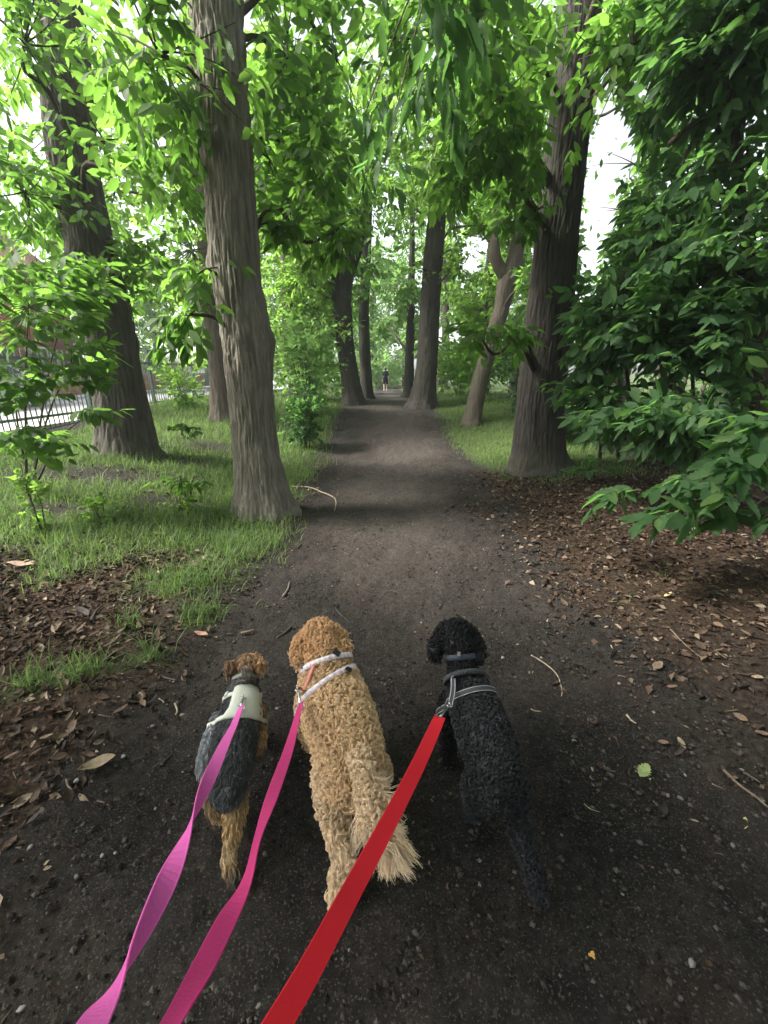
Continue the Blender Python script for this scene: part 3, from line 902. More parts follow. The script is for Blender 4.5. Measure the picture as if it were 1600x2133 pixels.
root, C = tree('old_tree', 'dark ivy-clad trunk with a sawn limb stub, left verge where the path rises',
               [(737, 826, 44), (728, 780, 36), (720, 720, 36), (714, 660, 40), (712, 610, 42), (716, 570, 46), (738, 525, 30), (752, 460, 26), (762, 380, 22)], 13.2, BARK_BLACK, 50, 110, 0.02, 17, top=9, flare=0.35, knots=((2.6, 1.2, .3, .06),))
Ps = [pix(712, 610, 13.2), pix(694, 606, 13.1), pix(678, 594, 13.0)]
V_, Q_, T_ = tube(catmull(Ps, 6), np.linspace(.17, .13, 6), 10); MB().add(V_, Q_, T_).build('limb_stub', BARK_DARK, root)
iv = leaf_frames(C[rng.integers(0, 40, 240)] + rng.normal(0, .16, (240, 3)), rng.normal(0, 1, (240, 3)), 5, .09)
put_leaves(root, [iv], 'dark', 'far', name='ivy')
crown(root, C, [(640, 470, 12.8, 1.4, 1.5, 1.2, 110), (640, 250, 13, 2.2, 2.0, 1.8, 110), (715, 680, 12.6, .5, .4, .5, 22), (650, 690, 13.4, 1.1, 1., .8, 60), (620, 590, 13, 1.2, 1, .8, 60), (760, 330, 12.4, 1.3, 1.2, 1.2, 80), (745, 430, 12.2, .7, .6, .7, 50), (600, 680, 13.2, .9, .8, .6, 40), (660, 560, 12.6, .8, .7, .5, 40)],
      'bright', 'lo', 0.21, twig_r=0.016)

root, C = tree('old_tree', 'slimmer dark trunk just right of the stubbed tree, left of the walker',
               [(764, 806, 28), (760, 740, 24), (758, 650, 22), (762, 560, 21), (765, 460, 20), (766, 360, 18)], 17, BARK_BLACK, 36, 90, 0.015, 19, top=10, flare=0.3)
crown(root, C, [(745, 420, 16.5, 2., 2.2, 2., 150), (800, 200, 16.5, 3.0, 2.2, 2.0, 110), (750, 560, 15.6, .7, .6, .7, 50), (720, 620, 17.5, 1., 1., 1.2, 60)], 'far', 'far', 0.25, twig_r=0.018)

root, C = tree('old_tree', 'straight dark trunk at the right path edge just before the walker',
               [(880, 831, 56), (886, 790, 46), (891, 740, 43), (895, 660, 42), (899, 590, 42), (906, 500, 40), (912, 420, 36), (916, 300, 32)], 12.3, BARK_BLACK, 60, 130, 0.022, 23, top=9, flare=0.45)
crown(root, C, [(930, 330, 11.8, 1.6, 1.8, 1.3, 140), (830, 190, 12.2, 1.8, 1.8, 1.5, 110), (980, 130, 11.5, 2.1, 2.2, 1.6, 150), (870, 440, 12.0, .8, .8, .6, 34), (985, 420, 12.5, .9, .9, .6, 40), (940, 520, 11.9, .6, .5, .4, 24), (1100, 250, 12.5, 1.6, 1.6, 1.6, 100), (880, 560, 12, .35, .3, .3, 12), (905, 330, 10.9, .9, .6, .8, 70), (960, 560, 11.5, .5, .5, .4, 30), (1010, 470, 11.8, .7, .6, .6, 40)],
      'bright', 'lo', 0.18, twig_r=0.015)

root, C = tree('old_tree', 'small far trunk close to the walker, behind the straight dark tree', [(851, 812, 24), (853, 760, 19), (855, 680, 17), (857, 600, 15)], 20, BARK_BLACK, 28, 60, 0.015, 29, top=9, flare=0.45)
crown(root, C, [(850, 590, 20.5, 1.6, 2, 2., 120), (860, 420, 20, 2.6, 2.6, 2.4, 150), (825, 600, 19, .9, .8, .8, 40), (800, 690, 24, 1.0, 1., .7, 40), (870, 690, 21, .8, .8, .8, 30)], 'far', 'far', 0.27)

root, C = tree('forked_tree', 'pale forked tree with a crooked broken limb, leaning over the right verge',
               [(986, 834, 36), (998, 800, 33), (1012, 750, 31), (1030, 690, 31), (1046, 640, 32), (1056, 590, 38), (1072, 545, 34), (1083, 480, 27), (1094, 420, 24), (1100, 340, 20)], 9.9, BARK_PALE, 60, 130, 0.014, 31, top=7.5, flare=0.3)
Pb = [pix(1058, 585, 9.90), pix(1040, 556, 9.85), pix(1031, 530, 9.80), pix(1032, 500, 9.80), pix(1042, 480, 9.80), pix(1060, 470, 9.70)]
V_, Q_, T_ = tube(catmull(Pb, 16), np.linspace(.14, .075, 16), 10); MB().add(V_, Q_, T_).build('crooked_limb', BARK_PALE, root)
crown(root, C, [(1060, 390, 9.2, 1.0, 1.0, .7, 90), (1110, 250, 9.2, 1.2, 1.2, 1.0, 110), (1085, 600, 9.0, .35, .4, .4, 18)], 'chestnut', 'lo', 0.18)

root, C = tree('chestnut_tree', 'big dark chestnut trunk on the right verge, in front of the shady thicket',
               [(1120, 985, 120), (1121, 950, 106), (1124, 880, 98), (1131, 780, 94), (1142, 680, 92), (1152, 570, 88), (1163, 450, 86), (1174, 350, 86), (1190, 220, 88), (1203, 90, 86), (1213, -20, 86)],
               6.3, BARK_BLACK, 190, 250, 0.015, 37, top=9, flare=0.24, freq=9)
crown(root, C, [(1040, 200, 5.2, .8, .8, .7, 90), (1110, 420, 6.0, .5, .5, .45, 50), (1320, 90, 5.2, .8, .8, .7, 130), (1450, 60, 5.4, .9, .8, .6, 110), (1090, 60, 5.6, .6, .6, .6, 60), (950, 90, 5.0, .8, .8, .6, 100), (1060, 705, 5.2, .26, .25, .17, 16), (1000, 700, 5.1, .22, .22, .14, 12),
                (975, 330, 5.4, .5, .6, .45, 60), OVER(2.2, 3.4, 6.0, 1.8, 1.6, .8, 150)], 'chestnut', 'mid', 0.165, singles=180, hang=0.55)

# overhead tree behind the walker: its lowest sprays hang into the top of the picture
P0 = np.array([(1.9, -1.6, -0.3), (1.9, -1.6, 0.0), (1.85, -1.55, 1.5), (1.75, -1.45, 3.0), (1.6, -1.3, 5.0), (1.5, -1.2, 7.0)])
root = empty('chestnut_tree', (1.9, -1.6, 0), 'tree whose long blurred leaves hang into the top of the view', 'tree')
V_, Q_, C = trunk_mesh(P0, np.array([.34, .32, .27, .24, .2, .12]), 60, 120, .02, 41); MB().add(V_, Q_).build('trunk', BARK_DARK, root)
crown(root, C, [OVER(0.2, -0.4, 5.2, 2.8, 2.0, .9, 620), OVER(2.2, -1.2, 4.9, 2.4, 2.0, 1.3, 430), OVER(-2.0, -1.2, 4.9, 2.2, 1.8, 1.2, 430), OVER(0.0, -2.6, 3.4, 3.2, 1.0, 1.4, 420)], 'chestnut', 'far', 0.22, hang=.5, limb_r=0.03, twig_r=0.006)  # crown thickened out of view to darken the near ground
# one long bough of it comes forward over the path; its sprays hang down into view
bough = catmull([C[70], (1.5, -.4, 4.2), (.95, 1.0, 4.6), (.6, 2.2, 4.3), (.35, 3.2, 3.7)], 24)
V_, Q_, T_ = tube(bough, np.linspace(.06, .012, 24), 7); MB().add(V_, Q_, T_).build('branch', BARK_TWIG, root)
fr_, tw_b = [], MB()
for px_, py_, Y_, n_, R_ in ((790, -30, 1.9, 3, .07), (880, 10, 2.2, 5, .12), (960, 0, 2.3, 6, .14), (925, 130, 2.5, 6, .11), (900, 250, 2.8, 6, .13), (800, 380, 3.1, 5, .12), (760, 280, 3.3, 4, .12), (965, 130, 2.7, 6, .14)):
    Cc = pix(px_, py_, Y_) + np.array([0, 0, .10])
    A_ = bough[np.argmin(np.linalg.norm(bough - Cc - np.array([0, -.2, .8]), axis=1))]
    Pq = catmull([A_, A_ * .6 + Cc * .4 + np.array([0, 0, .12]), Cc], 10); V_, Q_, T_ = tube(Pq, np.linspace(.007, .003, 10), 5); tw_b.add(V_, Q_, T_)
    fr_.append(leaf_frames(Cc + rng.normal(0, 1, (n_, 3)) * R_ * .6, rng.normal(0, 1, (n_, 3)) * np.array([1, 1, .3]), 6, .155, hang=1.9, shoot=.8))
tw_b.build('twigs', BARK_TWIG, root, kind='stuff')
put_leaves(root, fr_, 'dark', 'mid', 140, name='foliage', cull=False)

# thicket on the right: a many-stemmed chestnut in its own shade
rows = [(1580, 1010, 80), (1578, 900, 60), (1580, 780, 46), (1582, 690, 34), (1570, 580, 28), (1552, 460, 24), (1538, 380, 22), (1535, 290, 22), (1546, 215, 24), (1520, 165, 22), (1490, 110, 20)]
root, C = tree('coppiced_chestnut', 'dark crooked stem in the shady leaf thicket on the right', rows, 4.6, BARK_TWIG, 30, 90, .008, 43, top=5.5, flare=.2)
for pts, r0 in (([(1548, 215), (1580, 160), (1610, 90)], .05), ([(1546, 215), (1580, 210), (1640, 212)], .06), ([(1540, 250), (1480, 245), (1430, 270), (1395, 300)], .04), ([(1470, 250), (1440, 300), (1420, 345)], .022), ([(1490, 255), (1510, 300), (1515, 350)], .022)):
    P = catmull([pix(a, b_, 4.6) for a, b_ in pts], 12); V_, Q_, T_ = tube(P, np.linspace(r0, r0 * .6, 12), 7); MB().add(V_, Q_, T_).build('branch', BARK_TWIG, root)
for bx, tx, ty in ((1380, 1400, 450), (1290, 1330, 520), (1455, 1440, 380), (1335, 1300, 560), (1250, 1290, 640), (1520, 1490, 480)):
    P = catmull([ground_at(bx, 955) - np.array([0, 0, .1]), pix((bx + tx) / 2 + rng.normal(0, 15), 760, 5.3), pix(tx, ty, 4.9)], 16)
    V_, Q_, T_ = tube(P, np.linspace(.03, .012, 16), 7); MB().add(V_, Q_, T_).build('stem', BARK_TWIG, root)
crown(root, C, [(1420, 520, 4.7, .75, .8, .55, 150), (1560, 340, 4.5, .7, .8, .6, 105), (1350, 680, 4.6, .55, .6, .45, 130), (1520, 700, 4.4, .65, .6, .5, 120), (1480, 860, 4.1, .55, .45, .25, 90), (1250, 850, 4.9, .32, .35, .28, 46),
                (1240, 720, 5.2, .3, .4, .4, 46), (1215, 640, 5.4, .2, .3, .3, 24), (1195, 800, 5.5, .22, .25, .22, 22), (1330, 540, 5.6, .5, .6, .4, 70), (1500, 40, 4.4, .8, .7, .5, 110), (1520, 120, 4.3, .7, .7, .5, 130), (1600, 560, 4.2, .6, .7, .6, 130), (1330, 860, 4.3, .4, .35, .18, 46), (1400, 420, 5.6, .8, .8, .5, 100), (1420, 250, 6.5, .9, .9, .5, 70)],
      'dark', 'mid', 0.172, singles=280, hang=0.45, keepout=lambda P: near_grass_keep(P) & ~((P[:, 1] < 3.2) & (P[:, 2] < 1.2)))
root = empty('chestnut_bush', (5.2, 7.2, float(gz(5.2, 7.2))), 'deeper dark bush filling the thicket behind the crooked stem', 'bush')
Cb = np.array([[5.2, 7.2, float(gz(5.2, 7.2)) - .1 + i * .2] for i in range(18)])
for a in range(5):
    P = catmull([Cb[0] + rng.normal(0, .1, 3) * [1, 1, 0], Cb[8] + rng.normal(0, .4, 3), Cb[16] + rng.normal(0, .8, 3)], 12); V_, Q_, T_ = tube(P, np.linspace(.04, .015, 12), 6); MB().add(V_, Q_, T_).build('stem', BARK_TWIG, root)
crown(root, Cb, [OVER(4.6, 7.4, 1.1, 1.6, 1.0, .7, 75), OVER(6.6, 7.6, 1.5, 1.6, 1.2, 1.0, 80), OVER(5.8, 8.2, 3.0, 2.0, 1.3, 1.0, 70), OVER(7.5, 6.4, 3.6, 1.4, 1.4, 1.6, 110), OVER(3.6, 8.0, 0.7, .7, .7, .5, 90), OVER(5, 6.4, .55, 1.5, .7, .4, 140)],
      'dark', 'lo', 0.17, limbs=False, keepout=near_grass_keep)
# low sprays and saplings
def low_chestnut(name, label, base, specs, L, singles, kind='dark', hang=.25, cat='sapling', stems=4, r0=.014):
    base = np.asarray(base, float)
    root = empty(name, base, label, cat)
    tops = []
    fr = []
    for sp in specs:
        C = pix(sp[0], sp[1], sp[2]); R = np.array(sp[3:6]); n = sp[6]
        m = base * .45 + C * .55 + np.array([0, 0, .12])
        P = catmull([base + np.r_[rng.normal(0, .03, 2), -.05], m, C], 14)
        V_, Q_, T_ = tube(P, np.linspace(r0, .004, 14), 6); MB().add(V_, Q_, T_).build('stem', BARK_TWIG, root)
        O = C + in_ball(n, .2) * R
        D = (O - base) * np.array([1, 1, .2]) + rng.normal(0, .45, (n, 3)) * np.array([1, 1, .3])
        fr.append(leaf_frames(O, D, 7, L, hang=hang))
        for q in O[::2]:
            V_, Q_, T_ = tube([C + (q - C) * .0, (C + q) / 2 + np.array([0, 0, .02]), q], [.004, .003, .002], 4)
            tops.append((V_, Q_, T_))
    tw = MB()
    for v in tops: tw.add(*v)
    tw.build('twigs', BARK_TWIG, root, kind='stuff')
    put_leaves(root, fr, kind, 'mid', singles, keepout=near_grass_keep, cull=False)
    return root
low_chestnut('chestnut_sapling', 'low chestnut spray with large toothed leaves hanging over the brown litter', ground_at(1640, 1060),
             [(1470, 1010, 2.75, .22, .2, .09, 9), (1430, 1060, 2.6, .15, .12, .05, 4), (1540, 960, 2.9, .25, .25, .12, 12), (1340, 1025, 3.0, .12, .1, .04, 3), (1560, 1060, 2.7, .16, .15, .08, 6), (1600, 900, 3.0, .25, .25, .15, 9)], .215, 200, hang=.35)
low_chestnut('chestnut_seedling', 'small leafy sprig on the litter at the foot of the big dark right trunk', ground_at(1235, 992), [(1215, 982, 5.4, .12, .1, .05, 4), (1260, 975, 5.4, .1, .1, .05, 3)], .17, 30)
low_chestnut('chestnut_seedling', 'pale green seedling in the long grass in front of the pale furrowed tree', ground_at(385, 1030), [(375, 1005, 4.25, .14, .1, .08, 5), (430, 1000, 4.3, .08, .1, .05, 2)], .16, 30, kind='chestnut')
low_chestnut('chestnut_seedling', 'dark leafy seedling in the grass between the two big left trunks', ground_at(378, 905), [(372, 890, 6.2, .14, .1, .06, 5), (400, 893, 6.2, .1, .1, .05, 3)], .15, 30, kind='chestnut')
low_chestnut('chestnut_sapling', 'leafy chestnut sapling at the left edge in front of the railings', ground_at(60, 1030),
             [(60, 640, 4.0, .42, .4, .38, 60), (150, 760, 4.2, .25, .3, .28, 32), (30, 800, 3.9, .32, .3, .25, 36), (150, 600, 4.3, .3, .3, .25, 28), (60, 920, 3.9, .3, .25, .16, 24), (190, 860, 4.4, .14, .15, .12, 8)], .17, 260, kind='chestnut', hang=.45)
shrub('holly_seedling', 'thin upright seedling with small shiny leaves in the left grass', ground_at(95, 1110), .62, .16, 3, 42, 'bright', 'mid', .055, k=6, singles=60, ratio=1.7, cat='seedling')
shrub('nettle_clump', 'small pale leaved weeds at the grass edge left of the trunk', ground_at(215, 1085), .24, .2, 5, 40, 'bright', 'mid', .05, singles=40, ratio=1.7, cat='weed')
shrub('nettle_clump', 'small pale weeds growing by the seedling in the long grass', ground_at(370, 1060), .22, .15, 4, 24, 'bright', 'mid', .05, singles=24, ratio=1.7, cat='weed')
shrub('small_shrub', 'small-leaved shrub on thin stems beside the path just past the pale furrowed trunk', ground_at(640, 932), 1.1, .40, 8, 420, 'dark', 'mid', .068, k=6, singles=120, ratio=1.8, min_px=9)
shrub('small_shrub', 'bright leafy bush against the railings behind the pale furrowed tree', ground_at(395, 850), .95, .55, 7, 120, 'bright', 'lo', .13, k=6, singles=40, min_px=10)
shrub('leafy_shrub', 'tall soft green shrub left of the path below the stubbed tree', (-1.9, 11.0, float(gz(-1.9, 11.))), 2.3, 1.0, 9, 330, 'far', 'lo', .14, ratio=1.4)
shrub('leafy_shrub', 'airy shrub filling the gap left of the stubbed trunk', (-2.6, 13.6, float(gz(-2.6, 13.6))), 2.9, 1.3, 9, 340, 'bright', 'lo', .15, ratio=1.4)
shrub('leafy_shrub', 'dark glossy evergreen bush between the pale forked tree and the big right trunk', (3.1, 9.6, float(gz(3.1, 9.6))), 1.7, .65, 9, 330, 'glossy', 'lo', .09, ratio=1.5)
shrub('leafy_shrub', 'mid green bush right of the straight dark trunk', (2.6, 12.4, float(gz(2.6, 12.4))), 1.4, .9, 9, 300, 'chestnut', 'lo', .12, ratio=1.4)
shrub('leafy_shrub', 'pale bush on the right verge beside the small far trunk', (3.0, 17.5, float(gz(3.0, 17.5))), 2.4, 1.2, 8, 260, 'far', 'far', .17)
shrub('leafy_shrub', 'dim bush left of the walker under the slim dark trunk', (-1.3, 18.5, float(gz(-1.3, 18.5))), 1.6, .9, 8, 200, 'far', 'far', .16)
shrub('leafy_shrub', 'ferny growth at the foot of the bright thicket far along the path', (0.0, 40., float(gz(0., 40.))), 3.0, 2.4, 8, 240, 'far', 'far', .3)

# trees farther off and added shade trees, each with its own trunk and crown
def far_tree(x, y, h, w, label, kind='far', n=420, L=.3, low=1.6, bark=BARK_DARK, seed=1):
    g = float(gz(x, y))
    r0 = .12 + .012 * h
    P = np.array([(x, y, g - .3), (x, y, g), (x + rng.normal(0, .15), y, g + h * .3), (x + rng.normal(0, .3), y, g + h * .6), (x + rng.normal(0, .4), y, g + h * .92)])
    root = empty('woodland_tree', (x, y, g), label, 'tree', 'trees beyond the avenue')
    V_, Q_, C = trunk_mesh(P, np.array([r0 * 1.1, r0, r0 * .85, r0 * .6, r0 * .2]), 18, 40, .015, seed, .3)
    MB().add(V_, Q_).build('trunk', bark, root)
    specs = []
    for i in range(7):
        a = rng.uniform(0, 6.283); zz = g + low + (h - low) * (i + .5) / 7
        f = w * (1 - .45 * abs(i / 6 - .4))
        specs.append(OVER(x + math.cos(a) * f * .45, y + math.sin(a) * f * .45, zz, f * .62, f * .62, (h - low) / 9, n // 7))
    crown(root, C, specs, kind, 'far', L, k=6, twig_r=.022, limb_r=.06, per=16)
FT = [(-3.3, 19.5, 10, 2.6, 'bright', 'leafy tree left of the slim dark trunk, arching over the path'),
      (-4.6, 24, 11, 3.0, 'far', 'pale tree deep in the left of the avenue'),
      (-2.4, 29, 11, 2.8, 'far', 'misty green tree far down the left side'),
      (-7.0, 33, 12, 3.5, 'far', 'broad far tree behind the railings end'),
      (-5.4, 15.2, 8.5, 2.2, 'bright', 'sunlit tree at the railings behind the bright bush'),
      (-17.5, 30, 11, 3.6, 'far', 'street tree far beyond the road on the left'),
      (-21, 13, 10, 3.5, 'far', 'garden tree beside the brick house'),
      (-18.2, 8, 9, 2.6, 'bright', 'garden tree left of the brick house, over the wall'),
      (-12, 40, 13, 4.5, 'far', 'far crown closing the view up the street'),
      (4.3, 18.5, 7.0, 2.4, 'bright', 'bright round tree lit in the gap right of the straight trunk'),
      (3.2, 25, 11, 2.8, 'far', 'tall far tree right of the walker'),
      (6.6, 22, 9, 3.0, 'far', 'pale tree behind the bright round tree'),
      (8.2, 15, 7, 2.6, 'chestnut', 'shadowed tree behind the pale forked tree'),
      (11.5, 13, 8, 3.2, 'bright', 'bright tree showing through the thicket'),
      (10.5, 20, 10, 3.4, 'far', 'far tree at the back of the right-hand wood'),
      (15.5, 17, 9, 3.6, 'far', 'far tree at the right edge of the wood'),
      (4.6, 33, 12, 3.2, 'far', 'distant tree beyond the bend on the right'),
      (-1.4, 41, 12, 3.4, 'far', 'distant tree straight up the path, left half'),
      (2.2, 46, 13, 3.8, 'far', 'distant tree straight up the path, right half'),
      (0.2, 58, 14, 5.0, 'far', 'last tree closing the end of the path'),
      (9, 38, 13, 4.6, 'far', 'distant broad tree far right of the path'),
      (-6, 48, 13, 4.8, 'far', 'distant broad tree far left of the path'),
      (-16.5, 26, 10, 3.4, 'bright', 'street tree over the garden wall far left'),
      (-14.6, 36, 11, 3.6, 'far', 'street tree where the road bends away'),
      (-19, 17, 9, 3.2, 'bright', 'garden tree against the brick house'),
      (-0.9, 50, 13, 4.0, 'far', 'tree closing the far end of the path, left of the last tree'),
      (-15.4, 30, 9, 3.2, 'bright', 'leafy street tree showing between the two big left trunks'),
      (-14.4, 24.5, 7, 2.2, 'far', 'small street tree by the garden wall'),
      (-2.9, 14.2, 9, 2.4, 'bright', 'bright young tree behind the airy shrub on the left verge'),
      (5.0, 13.2, 8.5, 2.3, 'far', 'green tree standing behind the pale forked tree'),
      (3.4, 15.5, 9, 2.2, 'bright', 'bright young tree between the straight trunk and the forked tree'),
      (-9.5, 44, 13, 4.6, 'far', 'far tree where the railings meet the wood'),
      (-22, 24, 12, 4.4, 'far', 'large garden tree behind the brick house'),
      (-16, 15.5, 8, 2.6, 'far', 'small street tree in front of the brick house'),
      (-17, 4, 10, 3.2, 'far', 'garden tree at the left edge beyond the street'),
      (14, 9, 9, 3.4, 'chestnut', 'wood tree at the right edge behind the dark thicket'),
      (-3.6, -.9, 9, 2.6, 'chestnut', 'unseen tree added for shade beside the viewer on the left bank'),  # this and the trees below: added out of view to shade the near ground
      (-5.4, .5, 8, 2.4, 'chestnut', 'unseen street-side tree added for shade left of the viewer'),
      (4.6, -.8, 8, 2.6, 'chestnut', 'unseen tree added for shade right beside the viewer'),
      (-5.2, -4.5, 9, 3.2, 'chestnut', 'unseen shade tree added behind the viewer on the left bank'),
      (4.4, -4.8, 9, 3.4, 'chestnut', 'unseen shade tree added behind the viewer on the right bank'),
      (-2.4, -9.5, 10, 3.6, 'chestnut', 'second unseen shade tree added behind the viewer on the left'),
      (3.2, -11, 10, 3.8, 'chestnut', 'second unseen shade tree added behind the viewer on the right'),
      (0.6, -17, 11, 5.0, 'chestnut', 'unseen shade tree added far behind the viewer, closing the avenue'),
      (8.5, -2, 9, 3.2, 'dark', 'unseen shade tree added behind the right thicket beside the viewer'),
      (7.4, 2.6, 8, 2.8, 'dark', 'unseen shade tree added in the right thicket'),
      (9, -9, 10, 3.8, 'chestnut', 'unseen shade tree added behind the viewer far right'),
      (-9, -12, 10, 3.8, 'chestnut', 'unseen shade tree added behind the viewer far left')]
for i, (x, y, h, w, kd, lb) in enumerate(FT):
    far_tree(x, y, h, w, lb, kd, n=int(300 + 55 * w), L=.22 + .0042 * y, low=.8 if y > 17 else (1.2 if y > 2 else 2.6), seed=50 + i)

# ------------------------------------------------------------------ grass
def blades(n_try, box_, dens, hmin, hmax, wid, name, mat, lab=None):
    x0, x1, y0, y1 = box_
    x = rng.uniform(x0, x1, n_try); y = rng.uniform(y0, y1, n_try)
    k = rng.random(n_try) < dens(x, y)
    x, y = x[k], y[k]
    n = len(x)
    h = rng.uniform(hmin, hmax, n) * (0.55 + 0.9 * fbm(x * 2.5, y * 2.5, seed=44))
    a = rng.uniform(0, 6.283, n); h = h * np.where(rng.random(n) < .04, 1.8, 1.0); lean = rng.uniform(.15, 1.25, n)
    d = np.stack([np.cos(a), np.sin(a), 0 * a], 1); s = np.stack([-np.sin(a), np.cos(a), 0 * a], 1)
    B = np.stack([x, y, gz(x, y) - .01], 1)
    up = np.array([0, 0, 1.0])
    Vs = []
    for t_, w_ in ((0, 1), (.4, .85), (.75, .5)):
        c = B + d * (lean * h * t_ ** 1.8)[:, None] + up * (h * (t_ - .35 * lean * t_ ** 2))[:, None]
        Vs += [c - s * (wid * w_), c + s * (wid * w_)]
    c = B + d * (lean * h)[:, None] + up * (h * (1 - .42 * lean))[:, None]
    Vs.append(c)
    V = np.stack(Vs, 1).reshape(-1, 3)
    off = (np.arange(n) * 7)[:, None, None]
    Q = (np.array([(0, 1, 3, 2), (2, 3, 5, 4)])[None] + off).reshape(-1, 4)
    T = (np.array([(4, 5, 6)])[None] + off).reshape(-1, 3)
    c = np.repeat(np.repeat(np.clip(rng.normal(.5, .2, (n, 1)) + (fbm(x * 1.2, y * 1.2, seed=45)[:, None] - .5), 0, 1), 7, 0), 3, 1)
    MB().add(V, Q, T, C=c).build(name, mat, kind='stuff')
GRASS = leaf_mat('grass_blades', (0.060, 0.105, 0.034), (0.125, 0.185, 0.065), (0.20, 0.33, 0.07), tw=.4, rough=.5)
blades(92000, (-6.2, -.7, 1.2, 6.2), lambda x, y: grassiness(x, y) ** 1.2 * np.clip(.1 + 1.6 * fbm(x * 4, y * 4, seed=71), 0, 1), .05, .20, .0030, 'grass', GRASS)
blades(34000, (-6.2, -.6, 6.2, 14), lambda x, y: grassiness(x, y) * .7, .10, .24, .005, 'grass', GRASS)
blades(30000, (.9, 4.4, 5.2, 14), lambda x, y: grassiness(x, y) * .85, .05, .15, .004, 'grass', GRASS)
blades(14000, (-7, 9, 14, 42), lambda x, y: (np.abs(x - .3) > 1.3) * (x > -6.1) * .7, .10, .25, .010, 'grass', GRASS)
# wisps at the trunk foot and among the right-hand litter
def wisps(px, py, r, n, h):
    c = ground_at(px, py)
    blades(n, (c[0] - r, c[0] + r, c[1] - r, c[1] + r), lambda x, y: blob(x, y, c[0], c[1], r * .7, r * .7), h * .5, h, .0025, 'grass', GRASS)
for a in ((1140, 985, .5, 900, .14), (540, 1060, .4, 900, .22), (1380, 1205, .15, 60, .08), (540, 1265, .06, 50, .06), (1300, 1260, .1, 30, .05), (600, 1090, .15, 160, .12)): wisps(*a)

# ------------------------------------------------------------------ litter, stones, twigs
def flakes(n_try, box_, dens, s0, s1, name, mat, singles=0, label=None, cat='leaf', group=None, cols=None, zoff=.004, curl=.5, asp=.5):
    x0, x1, y0, y1 = box_
    x = rng.uniform(x0, x1, n_try); y = rng.uniform(y0, y1, n_try)
    k = rng.random(n_try) < dens(x, y); x, y = x[k], y[k]; n = len(x)
    s = s0 + (s1 - s0) * rng.random(n) ** 2.2
    a = rng.uniform(0, 6.283, n)
    z = gz(x, y) + zoff + rng.uniform(0, .012, n)
    ld = nrm(np.stack([np.cos(a), np.sin(a), rng.normal(0, .32, n)], 1))
    nn = np.stack([rng.normal(0, .55, n), rng.normal(0, .55, n), np.ones(n)], 1)
    nn = nrm(nn - ld * (nn * ld).sum(1, keepdims=True)); sd_ = np.cross(ld, nn)
    cv = cols[rng.integers(0, len(cols), n)] * rng.uniform(.6, 1.3, (n, 1))
    return x, y, z, s, ld, nn, sd_, cv
FLAKE = leaf_shape(4, .25, fold=.42, droop=-.28)
CHIP = (np.array([(0, 0, 0), (-.30, .45, .16), (.05, 1, .05), (.28, .55, .22)]), np.array([(0, 3, 2, 1)]), np.zeros((0, 3), np.int64))
LIT_COLS = np.array([(.075, .046, .030), (.12, .082, .056), (.045, .028, .019), (.20, .155, .11), (.060, .036, .023), (.10, .062, .045), (.032, .023, .019), (.024, .019, .016)])
LIT_NAMES = ['reddish brown', 'tan', 'dark brown', 'pale tan', 'rusty', 'light brown', 'greyish dark', 'blackish']
LIT = from_col('dry_leaves', .8, .2, noise_amt=.3)
lit_k = []
for kc in LIT_COLS:
    mm = plain('dry_leaf', tuple(kc), .8, var=.35, scale=70); lit_k.append(MB().add(*leaf_shape(11, rng.uniform(.14, .30), serr=.15, fold=rng.uniform(.1, .5), droop=rng.uniform(-.45, .1))).mesh('fallen_leaf', mm))
def litter(n_try, box_, dens, s0, s1, singles, label, group, cols=LIT_COLS, tmpl=None):
    FL_T = tmpl or FLAKE
    x, y, z, s, ld, nn, sd_, cv = flakes(n_try, box_, dens, s0, s1, '', None, cols=cols)
    sd_ = sd_ * rng.uniform(.55, 1.35, (len(x), 1)); P = np.stack([x, y, z], 1)
    a, b_, d = proj(P); a2, b2, _ = proj(P + ld * s[:, None])
    pl = np.hypot(a2 - a, b2 - b_); pl = np.where(np.isfinite(pl) & (a > 5) & (a < 1595) & (b_ > 0) & (b_ < 2120), pl, 0)
    order = np.argsort(-pl)[:singles]; order = order[pl[order] > 9]
    pick = np.zeros(len(x), bool); pick[order] = True
    for i in order:
        q = s[i]
        M = Matrix(((sd_[i, 0] * q, ld[i, 0] * q, nn[i, 0] * q, x[i]), (sd_[i, 1] * q, ld[i, 1] * q, nn[i, 1] * q, y[i]), (sd_[i, 2] * q, ld[i, 2] * q, nn[i, 2] * q, z[i]), (0, 0, 0, 1)))
        sz = 'large ' if pl[i] > 62 else ('small ' if pl[i] < 30 else '')
        tag(link('fallen_leaf', lit_k[i % len(lit_k)], None, M), f"{sz}{LIT_NAMES[i % len(lit_k)]} dead leaf lying {where(a[i], b_[i])}", 'leaf', group)
    r = ~pick; n = r.sum(); Vt = FL_T[0]
    V = P[r][:, None] + s[r][:, None, None] * (Vt[None, :, :1] * sd_[r][:, None] + Vt[None, :, 1:2] * ld[r][:, None] + Vt[None, :, 2:3] * nn[r][:, None])
    off = (np.arange(n) * len(Vt))[:, None, None]
    MB().add(V.reshape(-1, 3), (FL_T[1][None] + off).reshape(-1, 4), (FL_T[2][None] + off).reshape(-1, 3) if len(FL_T[2]) else None, C=np.repeat(cv[r], len(Vt), 0)).build('leaf_litter', LIT, kind='stuff')
litter(24000, (-3.6, -.5, .5, 3.6), lambda x, y: litterness(x, y) * .9 * (.35 + 1.1 * fbm(x * 3, y * 3, seed=61)), .010, .066, 150, 'curled dry brown leaf in the litter left of the dogs', 'dead leaves on the left bank')
